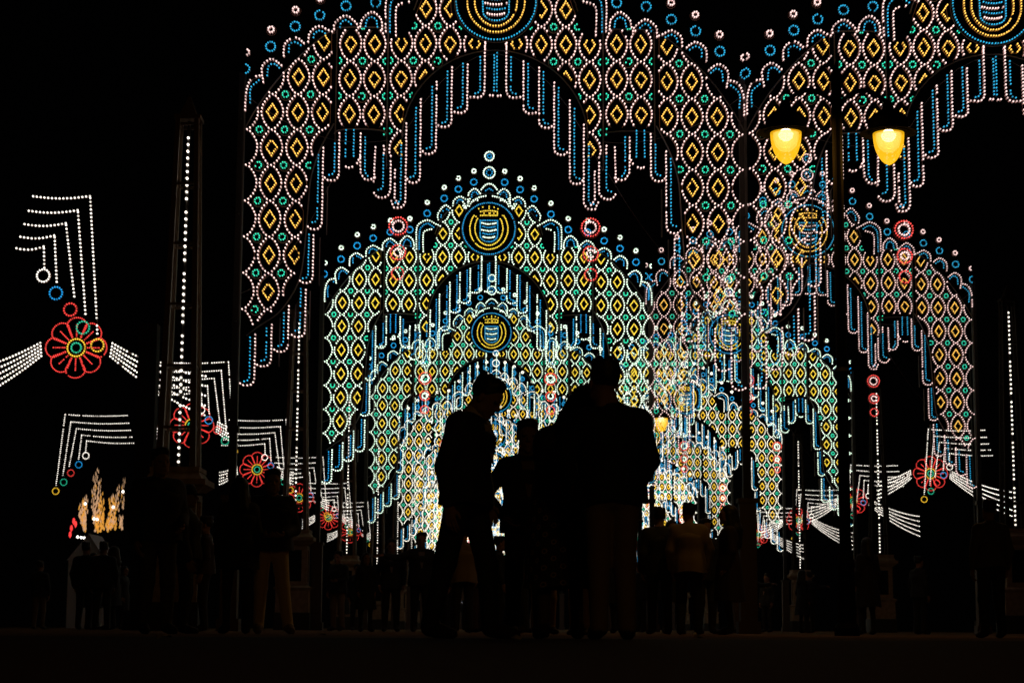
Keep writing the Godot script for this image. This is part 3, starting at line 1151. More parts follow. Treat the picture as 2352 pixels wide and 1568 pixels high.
# ------------------------------------------------------------------ people: distance fields turned into skin
class Field:
	var o: Vector3
	var h: float
	var nx: int
	var ny: int
	var nz: int
	var f: PackedFloat32Array
	var near: PackedFloat32Array
	var own: PackedByteArray
	func _init(lo: Vector3, hi: Vector3, cell: float) -> void:
		o = lo
		h = cell
		nx = int((hi.x - lo.x) / cell) + 2
		ny = int((hi.y - lo.y) / cell) + 2
		nz = int((hi.z - lo.z) / cell) + 2
		f = PackedFloat32Array()
		f.resize(nx * ny * nz)
		f.fill(1.0)
		near = f.duplicate()
		own = PackedByteArray()
		own.resize(nx * ny * nz)
	# a tapered capsule joined with a soft minimum
	func cap(a: Vector3, b: Vector3, ra: float, rb: float, k: float, c: int) -> void:
		var m := maxf(ra, rb) + k + h * 2.0
		var lo := (a.min(b) - Vector3(m, m, m) - o) / h
		var hi := (a.max(b) + Vector3(m, m, m) - o) / h
		var ba := b - a
		var len2 := maxf(ba.length_squared(), 1e-8)
		for z in range(maxi(0, int(lo.z)), mini(nz, int(hi.z) + 1)):
			for y in range(maxi(0, int(lo.y)), mini(ny, int(hi.y) + 1)):
				var row := (z * ny + y) * nx
				for x in range(maxi(0, int(lo.x)), mini(nx, int(hi.x) + 1)):
					var p := o + Vector3(x, y, z) * h - a
					var t := clampf(p.dot(ba) / len2, 0.0, 1.0)
					var d := (p - ba * t).length() - (ra + (rb - ra) * t)
					put(row + x, d, k, c)
	func ball(c: Vector3, r: Vector3, k: float, col: int) -> void:
		var m := r + Vector3(1, 1, 1) * (k + h * 2.0)
		var lo := (c - m - o) / h
		var hi := (c + m - o) / h
		var least := minf(r.x, minf(r.y, r.z))
		for z in range(maxi(0, int(lo.z)), mini(nz, int(hi.z) + 1)):
			for y in range(maxi(0, int(lo.y)), mini(ny, int(hi.y) + 1)):
				var row := (z * ny + y) * nx
				for x in range(maxi(0, int(lo.x)), mini(nx, int(hi.x) + 1)):
					var p := (o + Vector3(x, y, z) * h - c) / r
					put(row + x, (p.length() - 1.0) * least, k, col)
	func put(i: int, d: float, k: float, c: int) -> void:
		if d < near[i]:
			near[i] = d
			own[i] = c
		var was := f[i]
		var q := maxf(k - absf(was - d), 0.0) / k
		f[i] = minf(was, d) - q * q * k * 0.25
	# keep only what is above a plane
	func cut(n: Vector3, c: float) -> void:
		for z in nz:
			for y in ny:
				for x in nx:
					var i := (z * ny + y) * nx + x
					f[i] = maxf(f[i], c - n.dot(o + Vector3(x, y, z) * h))
	# surface nets: {v, c, i}
	func net() -> Dictionary:
		var at := PackedInt32Array()
		at.resize(nx * ny * nz)
		at.fill(-1)
		var v := PackedVector3Array()
		var col := PackedByteArray()
		var tri := PackedInt32Array()
		var sy := nx
		var sz := nx * ny
		var off := [0, 1, sy, sy + 1, sz, sz + 1, sz + sy, sz + sy + 1]
		var pos := [Vector3(0, 0, 0), Vector3(1, 0, 0), Vector3(0, 1, 0), Vector3(1, 1, 0), Vector3(0, 0, 1), Vector3(1, 0, 1), Vector3(0, 1, 1), Vector3(1, 1, 1)]
		var edges := [[0, 1], [2, 3], [4, 5], [6, 7], [0, 2], [1, 3], [4, 6], [5, 7], [0, 4], [1, 5], [2, 6], [3, 7]]
		for z in nz - 1:
			for y in ny - 1:
				var row := z * sz + y * sy
				for x in nx - 1:
					var i := row + x
					if f[i] > h * 2.0 or f[i] < -h * 2.0:
						continue
					var mask := 0
					for k in 8:
						if f[i + off[k]] < 0.0:
							mask |= 1 << k
					if mask == 0 or mask == 255:
						continue
					var sum := Vector3.ZERO
					var n := 0
					for e in edges:
						var a: float = f[i + off[e[0]]]
						var b: float = f[i + off[e[1]]]
						if (a < 0.0) != (b < 0.0):
							sum += pos[e[0]].lerp(pos[e[1]], a / (a - b))
							n += 1
					at[i] = v.size()
					v.append(o + (Vector3(x, y, z) + sum / n) * h)
					col.append(own[i])
		for z in range(1, nz - 1):
			for y in range(1, ny - 1):
				var row := z * sz + y * sy
				for x in range(1, nx - 1):
					var i := row + x
					if f[i] > h * 2.0 or f[i] < -h * 2.0:
						continue
					var inside := f[i] < 0.0
					if inside != (f[i + 1] < 0.0):
						side(tri, at, i - sy - sz, i - sz, i, i - sy, inside)
					if inside != (f[i + sy] < 0.0):
						side(tri, at, i - sz - 1, i - 1, i, i - sz, inside)
					if inside != (f[i + sz] < 0.0):
						side(tri, at, i - 1 - sy, i - sy, i, i - 1, inside)
		return {"v": v, "c": col, "i": tri}
	func side(tri: PackedInt32Array, at: PackedInt32Array, a: int, b: int, c: int, d: int, flip: bool) -> void:
		var q := [at[a], at[b], at[c], at[d]]
		if q[0] < 0 or q[1] < 0 or q[2] < 0 or q[3] < 0:
			return
		if flip:
			tri.append_array(PackedInt32Array([q[0], q[2], q[1], q[0], q[3], q[2]]))
		else:
			tri.append_array(PackedInt32Array([q[0], q[1], q[2], q[0], q[2], q[3]]))


class Figure:
	var v := PackedVector3Array()
	var c := PackedColorArray()
	var i := PackedInt32Array()
	func add(net: Dictionary, xf: Transform3D, cols: Array) -> void:
		var base := v.size()
		var flip := xf.basis.determinant() < 0.0
		for p in net.v:
			v.append(xf * p)
		for k in net.c:
			c.append(cols[k])
		var t: PackedInt32Array = net.i
		for k in range(0, t.size(), 3):
			if flip:
				i.append_array(PackedInt32Array([base + t[k], base + t[k + 2], base + t[k + 1]]))
			else:
				i.append_array(PackedInt32Array([base + t[k], base + t[k + 1], base + t[k + 2]]))
	func mesh(m: Material) -> ArrayMesh:
		var n := PackedVector3Array()
		n.resize(v.size())
		for k in range(0, i.size(), 3):
			var q := (v[i[k + 2]] - v[i[k]]).cross(v[i[k + 1]] - v[i[k]])
			n[i[k]] += q
			n[i[k + 1]] += q
			n[i[k + 2]] += q
		for k in n.size():
			n[k] = n[k].normalized()
		var arr := []
		arr.resize(Mesh.ARRAY_MAX)
		arr[Mesh.ARRAY_VERTEX] = v
		arr[Mesh.ARRAY_NORMAL] = n
		arr[Mesh.ARRAY_COLOR] = c
		arr[Mesh.ARRAY_INDEX] = i
		var out := ArrayMesh.new()
		out.add_surface_from_arrays(Mesh.PRIMITIVE_TRIANGLES, arr)
		out.surface_set_material(0, m)
		return out


var nets := {}


func head_net() -> Dictionary:
	var f := Field.new(Vector3(-0.12, -0.16, -0.14), Vector3(0.12, 0.16, 0.16), 0.0062)
	f.ball(Vector3(0, 0.035, -0.012), Vector3(0.075, 0.088, 0.096), 0.02, 0)
	f.ball(Vector3(0, -0.03, 0.03), Vector3(0.06, 0.085, 0.062), 0.03, 0)
	f.cap(Vector3(0, -0.1, 0.068), Vector3(0, -0.092, 0.06), 0.022, 0.026, 0.025, 0)
	f.cap(Vector3(-0.045, -0.07, 0.02), Vector3(0.045, -0.07, 0.02), 0.022, 0.022, 0.03, 0)
	f.cap(Vector3(0, 0.012, 0.088), Vector3(0, -0.024, 0.108), 0.009, 0.014, 0.012, 0)
	f.cap(Vector3(-0.012, -0.03, 0.094), Vector3(0.012, -0.03, 0.094), 0.009, 0.009, 0.01, 0)
	f.cap(Vector3(-0.035, 0.024, 0.078), Vector3(0.035, 0.024, 0.078), 0.01, 0.01, 0.015, 0)
	f.cap(Vector3(-0.02, -0.055, 0.09), Vector3(0.02, -0.055, 0.09), 0.007, 0.007, 0.008, 0)
	f.cap(Vector3(-0.018, -0.068, 0.088), Vector3(0.018, -0.068, 0.088), 0.008, 0.008, 0.008, 0)
	for s in [-1.0, 1.0]:
		f.ball(Vector3(s * 0.079, -0.008, -0.008), Vector3(0.009, 0.031, 0.018), 0.008, 0)
		f.ball(Vector3(s * 0.031, 0.005, 0.074), Vector3(0.013, 0.01, 0.012), 0.006, 1)
	f.cap(Vector3(0, -0.07, -0.02), Vector3(0, -0.15, -0.035), 0.05, 0.052, 0.04, 0)
	return f.net()


func hair_net(style: String) -> Dictionary:
	var f := Field.new(Vector3(-0.17, -0.5, -0.22), Vector3(0.17, 0.19, 0.15), 0.009)
	f.ball(Vector3(0, 0.046, -0.022), Vector3(0.084, 0.089, 0.1), 0.02, 0)
	if style == "short":
		f.ball(Vector3(0.01, 0.115, 0.02), Vector3(0.06, 0.03, 0.055), 0.03, 0)
		for i in 22:
			var a := i * 2.4
			f.ball(Vector3(0.062 * cos(a), 0.1 + 0.022 * sin(a * 1.7), -0.03 + 0.07 * sin(a)), Vector3(0.022, 0.027, 0.024), 0.01, 0)
		f.cut(Vector3(0, 0.72, -0.7), 0.006)
	else:
		f.cut(Vector3(0, 0.8, -0.6), 0.012)
		f.cap(Vector3(0, 0.03, -0.06), Vector3(0, -0.2, -0.1), 0.082, 0.09, 0.04, 0)
		f.cap(Vector3(-0.07, 0.0, -0.02), Vector3(-0.09, -0.24, -0.06), 0.035, 0.05, 0.03, 0)
		f.cap(Vector3(0.07, 0.0, -0.02), Vector3(0.09, -0.24, -0.06), 0.035, 0.05, 0.03, 0)
		if style == "long":
			f.cap(Vector3(0, -0.2, -0.1), Vector3(0, -0.38, -0.12), 0.1, 0.07, 0.04, 0)
	return f.net()


# a relaxed right hand: wrist at the origin, fingers down, palm towards -x, thumb towards +z
func hand_net() -> Dictionary:
	var f := Field.new(Vector3(-0.07, -0.22, -0.07), Vector3(0.06, 0.04, 0.09), 0.0055)
	f.cap(Vector3(0, 0.03, 0), Vector3(0, -0.01, 0), 0.028, 0.027, 0.015, 0)
	for q in [[0.026, 0.012], [0.008, 0.013], [-0.01, 0.012], [-0.027, 0.011]]:
		f.cap(Vector3(0, -0.012, q[0] * 0.6), Vector3(-0.004, -0.085, q[0]), 0.018, q[1], 0.016, 0)
	var lens := [0.034, 0.04, 0.036, 0.027]
	var zs := [0.03, 0.01, -0.011, -0.03]
	for i in 4:
		var l: float = lens[i]
		var a := Vector3(-0.004, -0.09, zs[i])
		var b := a + Vector3(-0.012, -l, 0.002)
		var c := b + Vector3(-0.018, -l * 0.6, 0.0)
		var d := c + Vector3(-0.02, -l * 0.34, 0.0)
		f.cap(a, b, 0.0095, 0.009, 0.004, 0)
		f.cap(b, c, 0.009, 0.0082, 0.004, 0)
		f.cap(c, d, 0.0082, 0.0072, 0.004, 0)
	f.cap(Vector3(-0.004, -0.02, 0.02), Vector3(-0.016, -0.055, 0.05), 0.015, 0.012, 0.012, 0)
	f.cap(Vector3(-0.016, -0.055, 0.05), Vector3(-0.026, -0.085, 0.058), 0.0115, 0.0095, 0.006, 0)
	return f.net()


func stance(over: Dictionary) -> Dictionary:
	var j := {
		"pel": Vector3(0, 0.93, 0), "wai": Vector3(0, 1.1, 0.0), "che": Vector3(0, 1.3, 0), "nec": Vector3(0, 1.465, -0.02), "hea": Vector3(0, 1.62, 0.015),
		"shL": Vector3(0.175, 1.385, -0.015), "elL": Vector3(0.245, 1.12, -0.035), "wrL": Vector3(0.235, 0.875, 0.045),
		"shR": Vector3(-0.175, 1.385, -0.015), "elR": Vector3(-0.245, 1.12, -0.035), "wrR": Vector3(-0.235, 0.875, 0.045),
		"hiL": Vector3(0.092, 0.9, 0), "knL": Vector3(0.105, 0.49, 0.025), "anL": Vector3(0.115, 0.085, -0.02), "toL": Vector3(0.14, 0.034, 0.15),
		"hiR": Vector3(-0.092, 0.9, 0), "knR": Vector3(-0.105, 0.49, 0.025), "anR": Vector3(-0.115, 0.085, -0.02), "toR": Vector3(-0.14, 0.034, 0.15)}
	j.merge(over, true)
	return j


# LOOK: cell, bulk (jacket thickness), head (pitch, yaw, roll in degrees), hair, colours top / legs / shoe / skin, hem (jacket length below the pelvis), dress
func person(label: String, at: Vector3, turn: float, scale: float, pose: Dictionary, look: Dictionary, group := "") -> Node3D:
	var t := thing("person", label, "person", at, deg_to_rad(turn), group)
	t.scale = Vector3.ONE * scale
	var j := stance(pose)
	var cell: float = look.get("cell", 0.022)
	var bulk: float = look.get("bulk", 0.012)
	var fem: bool = look.get("female", false)
	if fem:
		for k in ["shL", "shR", "elL", "elR", "wrL", "wrR"]:
			j[k].x = j.nec.x + (j[k].x - j.nec.x) * 0.84
	var lo := Vector3(9, 9, 9)
	var hi := -lo
	for p in j.values():
		lo = lo.min(p)
		hi = hi.max(p)
	var f := Field.new(lo - Vector3(0.22, 0.06, 0.22), hi + Vector3(0.22, 0.1, 0.22), cell)
	var wide := 0.075 if fem else 0.1
	var across: Vector3 = (j.shL - j.shR).normalized()
	var hips: Vector3 = (j.hiL - j.hiR).normalized()
	f.cap(j.che - across * wide, j.che + across * wide, 0.108 + bulk, 0.108 + bulk, 0.05, 1)
	f.cap(j.che + across * wide * 0.8, j.wai + across * wide * 0.6, 0.1 + bulk, 0.098 + bulk, 0.06, 1)
	f.cap(j.che - across * wide * 0.8, j.wai - across * wide * 0.6, 0.1 + bulk, 0.098 + bulk, 0.06, 1)
	f.cap(j.pel - hips * 0.065, j.pel + hips * 0.065, 0.112 + bulk * 0.5, 0.112 + bulk * 0.5, 0.06, 1 if look.has("dress") else 2)
	f.cap(j.wai, j.pel, 0.11, 0.11, 0.08, 1)
	f.cap(j.nec - Vector3(0, 0.045, 0), j.shL, 0.075, 0.055 + bulk, 0.06, 1)
	f.cap(j.nec - Vector3(0, 0.045, 0), j.shR, 0.075, 0.055 + bulk, 0.06, 1)
	f.cap(j.nec - Vector3(0, 0.02, 0), j.nec.lerp(j.hea, 0.6), 0.06, 0.055, 0.02, 0)
	for s in ["L", "R"]:
		f.cap(j["sh" + s], j["el" + s], 0.056 + bulk, 0.046 + bulk, 0.035, 1)
		f.cap(j["el" + s], j["wr" + s].lerp(j["el" + s], 0.1), 0.045 + bulk, 0.034 + bulk, 0.02, 1 if look.get("sleeves", true) else 0)
		f.cap(j["el" + s].lerp(j["wr" + s], 0.8), j["wr" + s], 0.029, 0.026, 0.01, 0)
		var slack := 0.014 if not fem else -0.004
		f.cap(j["hi" + s], j["kn" + s], 0.088 + slack * 0.5, 0.06 + slack, 0.03, 2)
		f.cap(j["kn" + s], j["an" + s] + Vector3(0, 0.0, 0), 0.058 + slack, 0.044 + slack, 0.03, 2)
		f.cap(j["an" + s] - Vector3(0, 0.02, 0), j["an" + s].lerp(j["to" + s], 0.5) - Vector3(0, 0.012, 0), 0.05, 0.048, 0.02, 3)
		f.cap(j["an" + s].lerp(j["to" + s], 0.4) - Vector3(0, 0.01, 0), j["to" + s], 0.046, 0.036, 0.02, 3)
	var skin: Color = look.get("skin", Color(0.36, 0.2, 0.13))
	var cols := [skin, look.get("top", Color(0.02, 0.02, 0.025)), look.get("legs", Color(0.02, 0.02, 0.022)), look.get("shoe", Color(0.02, 0.015, 0.012))]
	var body := Figure.new()
	body.add(f.net(), Transform3D(), cols)
	var hr: Vector3 = look.get("head", Vector3.ZERO)
	var hb := Basis.from_euler(Vector3(deg_to_rad(hr.x), deg_to_rad(hr.y), deg_to_rad(hr.z)))
	if not nets.has("head"):
		nets.head = head_net()
		nets.hand = hand_net()
		for s in ["short", "bob", "long"]:
			nets[s] = hair_net(s)
	body.add(nets.head, Transform3D(hb.scaled(Vector3.ONE * look.get("big_head", 1.06)), j.hea), [skin, Color(0.05, 0.03, 0.02)])
	for s in ["L", "R"]:
		var down: Vector3 = (j["wr" + s] - j["el" + s]).normalized()
		var fore := Vector3(0, 0, 1) - down * down.z
		if fore.length() < 0.3:
			fore = Vector3(0, 1, 0) - down * down.y
		fore = fore.normalized()
		var out := (-down).cross(fore)
		var b := Basis(out, -down, fore)
		if s == "L":
			# palm must face the body: the right hand's palm faces -x of its own basis
			b = Basis(out, -down, fore)
		else:
			b = Basis(-out, -down, fore)
		body.add(nets.hand, Transform3D(b, j["wr" + s]), [skin, skin])
	part(t, "body", body.mesh(skin_m))
	var hm: Color = look.get("hair_color", Color(0.012, 0.009, 0.007))
	var hs := Figure.new()
	hs.add(nets[look.get("hair", "short")], Transform3D(hb.scaled(Vector3.ONE * look.get("big_head", 1.06)), j.hea), [hm, hm])
	part(t, "hair", hs.mesh(hair_m))
	if look.get("cap", false):
		var a := Acc.new()
		a.lathe(cloth_dark, Vector3.ZERO, [Vector2(0.098, 0.02), Vector2(0.1, 0.07), Vector2(0.07, 0.125), Vector2(0.0, 0.14)], 16)
		a.taper(cloth_dark, Vector3(0, 0.02, 0.13), Vector3(0, 0.034, 0.12), 0.075, 0.075, 0.07, 0.06)
		part(t, "cap", a.mesh()).transform = Transform3D(hb.scaled(Vector3.ONE * look.get("big_head", 1.06)), j.hea)
	if look.has("hem"):
		loft(t, "jacket", j, 1.36, j.pel.y - look.hem, 0.205 + bulk, 0.15 + bulk, 0.21 + bulk, 0.16 + bulk, look.get("top_mat", null), cols[1], cell)
	if look.has("dress"):
		loft(t, "dress", j, 1.3, look.dress, 0.17, 0.135, look.get("flare", 0.26), look.get("flare", 0.26) * 0.8, look.get("top_mat", null), cols[1], cell)
	if look.has("shirt"):
		var a := Acc.new()
		var sm := mat(look.shirt.linear_to_srgb(), 0.8)
		var z := 0.125 + bulk
		a.quad(sm, Vector3(-0.012, j.wai.y + 0.02, z + 0.045 + j.wai.z), Vector3(-0.06, j.nec.y - 0.05, j.che.z + z - 0.02), Vector3(0.06, j.nec.y - 0.05, j.che.z + z - 0.02), Vector3(0.012, j.wai.y + 0.02, z + 0.045 + j.wai.z))
		part(t, "shirt_front", a.mesh())
		a = Acc.new()
		a.lathe(sm, Vector3.ZERO, [Vector2(0.078, -0.012), Vector2(0.071, 0.03), Vector2(0.066, 0.03), Vector2(0.072, -0.012)], 18)
		var axis: Vector3 = (j.hea - j.nec).normalized()
		var band := part(t, "shirt_collar", a.mesh())
		band.transform = Transform3D(Basis(Quaternion(Vector3.UP, axis)), j.nec + axis * 0.035)
	return t


var skin_m: StandardMaterial3D
var hair_m: StandardMaterial3D
var cloth_dark: StandardMaterial3D


# a loose garment round the trunk, from y0 down to y1
func loft(t: Node3D, n: String, j: Dictionary, y0: float, y1: float, ax: float, az: float, bx: float, bz: float, m: Material, c: Color, cell: float) -> void:
	var rings := 14
	var seg := 40
	var v := PackedVector3Array()
	var col := PackedColorArray()
	var idx := PackedInt32Array()
	var uv := PackedVector2Array()
	for r in rings:
		var s := r / float(rings - 1)
		var y := lerpf(y0, y1, s)
		var c0: Vector3
		if y > j.wai.y:
			c0 = j.wai.lerp(j.che, clampf((y - j.wai.y) / (j.che.y - j.wai.y), 0, 1.2))
		elif y > j.pel.y:
			c0 = j.pel.lerp(j.wai, (y - j.pel.y) / (j.wai.y - j.pel.y))
		else:
			var feet: Vector3 = (j.anL + j.anR) / 2.0
			c0 = feet.lerp(j.pel, clampf((y - feet.y) / (j.pel.y - feet.y), 0, 1))
		var waist := 1.0 - 0.12 * exp(-pow((y - 1.12) / 0.1, 2.0))
		var open := 1.0 if s > 0.04 else 0.72
		for k in seg:
			var a := TAU * k / seg
			var fold := 1.0 + 0.035 * s * sin(a * 7.0 + y * 3.0) + 0.02 * s * sin(a * 13.0 + 1.0)
			v.append(Vector3(c0.x + cos(a) * lerpf(ax, bx, s) * waist * open * fold, y + 0.012 * sin(a * 3.0) * s, c0.z + sin(a) * lerpf(az, bz, s) * waist * open * fold))
			col.append(c)
			uv.append(Vector2(k / float(seg) * 11.0, y * 9.0))
	for r in rings - 1:
		for k in seg:
			var q := (k + 1) % seg
			idx.append_array(PackedInt32Array([r * seg + k, r * seg + q, (r + 1) * seg + q, r * seg + k, (r + 1) * seg + q, (r + 1) * seg + k]))
	var arr := []
	arr.resize(Mesh.ARRAY_MAX)
	arr[Mesh.ARRAY_VERTEX] = v
	arr[Mesh.ARRAY_COLOR] = col
	arr[Mesh.ARRAY_TEX_UV] = uv
	arr[Mesh.ARRAY_INDEX] = idx
	var st := SurfaceTool.new()
	var tmp := ArrayMesh.new()
	tmp.add_surface_from_arrays(Mesh.PRIMITIVE_TRIANGLES, arr)
	st.create_from(tmp, 0)
	st.generate_normals()
	part(t, n, st.commit(), m if m else skin_m)


func px(x: float, d: float) -> Vector3:
	return Vector3((x - 1137.0) / 4499.0 * d, 0, -d)


func people() -> void:
	skin_m = StandardMaterial3D.new()
	skin_m.vertex_color_use_as_albedo = true
	skin_m.roughness = 0.8
	hair_m = skin_m.duplicate()
	hair_m.roughness = 0.55
	cloth_dark = mat(lin(0.015, 0.015, 0.018), 0.9)
	var fine := 0.0145
	# dress cloth with small rings
	var im := Image.create(128, 128, false, Image.FORMAT_RGB8)
	im.fill(lin(0.035, 0.028, 0.024))
	for y in 128:
		for x in 128:
			var p := Vector2(x % 64 - 32, y % 64 - 32) if (x / 64 + y / 64) % 2 == 0 else Vector2(99, 0)
			if absf(p.length() - 16.0) < 4.5:
				im.set_pixel(x, y, lin(0.4, 0.24, 0.18))
	var dress_m := StandardMaterial3D.new()
	dress_m.albedo_texture = ImageTexture.create_from_image(im)
	dress_m.roughness = 0.9
	dress_m.cull_mode = BaseMaterial3D.CULL_DISABLED
	# the four in front
	person("man in dark suit and tie, head bowed, standing at the left of the front group", px(1074, 12.4), 68.0, 0.97,
		{"hea": Vector3(0.0, 1.575, 0.13), "nec": Vector3(0, 1.45, 0.035), "che": Vector3(0, 1.3, 0.02), "shL": Vector3(0.19, 1.4, 0.01), "shR": Vector3(-0.19, 1.395, 0.01),
		"elL": Vector3(0.24, 1.12, -0.03), "wrL": Vector3(0.2, 0.88, 0.07), "elR": Vector3(-0.25, 1.11, -0.06), "wrR": Vector3(-0.26, 0.85, -0.02),
		"hiR": Vector3(-0.09, 0.9, -0.02), "knR": Vector3(-0.12, 0.5, -0.1), "anR": Vector3(-0.14, 0.085, -0.2), "toR": Vector3(-0.16, 0.034, -0.03),
		"knL": Vector3(0.11, 0.49, 0.1), "anL": Vector3(0.12, 0.085, 0.12), "toL": Vector3(0.14, 0.034, 0.29)},
		{"cell": fine, "head": Vector3(33, 6, 0), "hem": 0.06, "bulk": 0.016, "shirt": Color(0.6, 0.52, 0.46)}, "people talking in the middle of the street")
	person("man facing the camera with hand on hip, behind the bowed man and the woman", px(1213, 15.6), 4.0, 0.985,
		{"elR": Vector3(-0.34, 1.15, -0.06), "wrR": Vector3(-0.19, 0.96, 0.06), "elL": Vector3(0.25, 1.12, -0.03)},
		{"cell": fine, "hem": 0.08, "head": Vector3(4, 0, 0), "shirt": Color(0.2, 0.13, 0.11)}, "people talking in the middle of the street")
	person("woman in ring-patterned dress seen from behind, leaning on the tall man", px(1290, 13.0), 184.0, 0.985,
		{"hea": Vector3(-0.15, 1.585, 0.02), "nec": Vector3(-0.05, 1.45, -0.02), "che": Vector3(-0.01, 1.3, 0), "shL": Vector3(0.12, 1.35, -0.01), "shR": Vector3(-0.2, 1.38, -0.01), "elL": Vector3(0.15, 1.1, 0.03), "wrL": Vector3(0.1, 0.98, 0.18), "elR": Vector3(-0.25, 1.14, 0.02)},
		{"cell": fine, "female": true, "hair": "long", "dress": 0.34, "flare": 0.24, "top_mat": dress_m, "head": Vector3(4, 0, 20), "legs": Color(0.1, 0.06, 0.045)}, "people talking in the middle of the street")
	person("tall man seen from behind in dark jacket and light trousers, right of the woman", px(1410, 12.3), 183.0, 1.0,
		{"hea": Vector3(0.05, 1.62, 0.03), "elL": Vector3(0.3, 1.18, 0.02), "wrL": Vector3(0.24, 1.0, 0.12), "elR": Vector3(-0.25, 1.13, 0.02), "wrR": Vector3(-0.17, 0.95, 0.12), "hiL": Vector3(0.085, 0.9, 0), "knL": Vector3(0.083, 0.49, 0.025), "anL": Vector3(0.085, 0.085, -0.02), "toL": Vector3(0.11, 0.034, 0.15), "hiR": Vector3(-0.085, 0.9, 0), "knR": Vector3(-0.083, 0.49, 0.025), "anR": Vector3(-0.09, 0.085, -0.02), "toR": Vector3(-0.12, 0.034, 0.15)},
		{"cell": fine, "bulk": 0.016, "hem": 0.07, "head": Vector3(4, 14, 4), "big_head": 1.14, "legs": Color(0.24, 0.16, 0.095), "top": Color(0.015, 0.014, 0.016)}, "people talking in the middle of the street")
	var dark := Color(0.02, 0.018, 0.02)
	var g := "people strolling under the arches"
	# right group
	person("man in dark jacket seen from behind, at the left of the right-hand group", px(1520, 27.2), 185.0, 1.0, {}, {"hem": 0.1, "bulk": 0.03}, g)
	person("woman facing the camera between the dark man and the pale-jacketed man", px(1549, 29.0), 10.0, 0.96, {}, {"female": true, "hair": "bob", "dress": 0.5, "flare": 0.22}, g)
	person("man in pale jacket seen from behind, tallest of the right-hand group", px(1588, 26.8), 172.0, 1.02, {"elR": Vector3(-0.27, 1.14, 0.03)}, {"hem": 0.1, "bulk": 0.03, "top": Color(0.26, 0.19, 0.11), "head": Vector3(0, 20, 0)}, g)
	person("man with dark hair behind the pale jacket's right shoulder", px(1626, 30.0), 20.0, 1.0, {}, {"hem": 0.1}, g)
	person("woman with long hair and dark coat, rightmost of the right-hand group", px(1680, 26.5), 265.0, 1.0, {}, {"female": true, "hair": "long", "dress": 0.45, "flare": 0.28, "bulk": 0.02, "top": Color(0.03, 0.012, 0.012)}, g)
	# left
	person("man in dark top and light trousers, left of the light pylons", px(622, 20.8), 12.0, 0.99, {"knL": Vector3(0.13, 0.49, 0.06), "anL": Vector3(0.19, 0.085, 0.1), "toL": Vector3(0.22, 0.034, 0.26), "wrL": Vector3(0.1, 1.05, 0.2), "wrR": Vector3(-0.1, 1.05, 0.2)}, {"cell": 0.018, "bulk": 0.03, "hem": 0.05, "legs": Color(0.78, 0.62, 0.4), "shoe": Color(0.25, 0.17, 0.08)}, g)
	person("person all in dark clothes beside the man with light trousers", px(545, 20.5), 200.0, 0.93, {}, {"hem": 0.2, "bulk": 0.03, "female": true, "hair": "bob"}, g)
	person("tall man in dark jacket standing before the nearest light pylon", px(360, 18.6), 30.0, 1.0, {"wrL": Vector3(0.16, 1.0, 0.2)}, {"cell": 0.018, "hem": 0.05, "bulk": 0.03, "legs": Color(0.07, 0.055, 0.03)}, g)
	person("person in a peaked cap beside the plinth of the nearest light pylon", px(424, 20.0), 95.0, 0.86, {}, {"cap": true, "bulk": 0.04, "hem": 0.05, "cell": 0.018}, g)
	# middle distance, left of the front group
	person("man in open jacket and pale shirt walking up the left lane", px(900, 37.5), 5.0, 1.0, {"elR": Vector3(-0.27, 1.12, -0.05)}, {"hem": 0.12, "shirt": Color(0.35, 0.24, 0.2)}, g)
	person("tall man in suit and pale tie, one arm out to his companion", px(968, 37.0), 8.0, 1.06, {"elR": Vector3(-0.42, 1.3, 0.02), "wrR": Vector3(-0.66, 1.34, 0.03)}, {"hem": 0.1, "bulk": 0.02, "shirt": Color(0.2, 0.15, 0.13)}, g)
	person("young man with curly hair close behind the tall man in suit", px(1012, 38.5), 340.0, 1.0, {}, {"hem": 0.05, "top": Color(0.05, 0.035, 0.03)}, g)
	person("man holding a lit phone, seen between the bowed man's legs", px(1098, 36.0), 250.0, 0.98, {"elL": Vector3(0.24, 1.15, 0.05), "wrL": Vector3(0.16, 1.1, 0.3)}, {"hem": 0.1, "legs": Color(0.2, 0.13, 0.07)}, g)
	person("person in tan trousers far behind the woman's dress", px(1252, 24.0), 15.0, 0.9, {}, {"hem": 0.05, "legs": Color(0.4, 0.27, 0.12)}, g)
	person("child-sized figure in tan clothes behind the tall man's legs", px(1335, 22.0), 340.0, 0.7, {}, {"hem": 0.05, "legs": Color(0.4, 0.26, 0.12), "top": Color(0.2, 0.13, 0.07)}, g)
	person("dark figure close behind the man in open jacket, left edge of the lane", px(842, 35.0), 20.0, 0.8, {}, {"female": true, "hair": "bob", "dress": 0.5, "flare": 0.25}, g)
	# far left
	person("left of two dark heads before the white tent", px(196, 42.0), 170.0, 1.06, {}, {"hem": 0.1, "bulk": 0.03}, g)
	person("right of two dark heads before the white tent", px(236, 41.0), 190.0, 1.04, {}, {"hem": 0.1, "bulk": 0.03}, g)
	# right
	person("woman in dark clothes at the foot of the third right-hand light pylon", px(2000, 33.0), 200.0, 0.93, {}, {"female": true, "hair": "bob", "dress": 0.5, "flare": 0.25}, g)
	person("man in white shirt almost lost in the dark at the right edge", px(2288, 19.5), 190.0, 0.78, {}, {"top": Color(0.1, 0.085, 0.07), "hem": 0.03}, g)


	crowd()


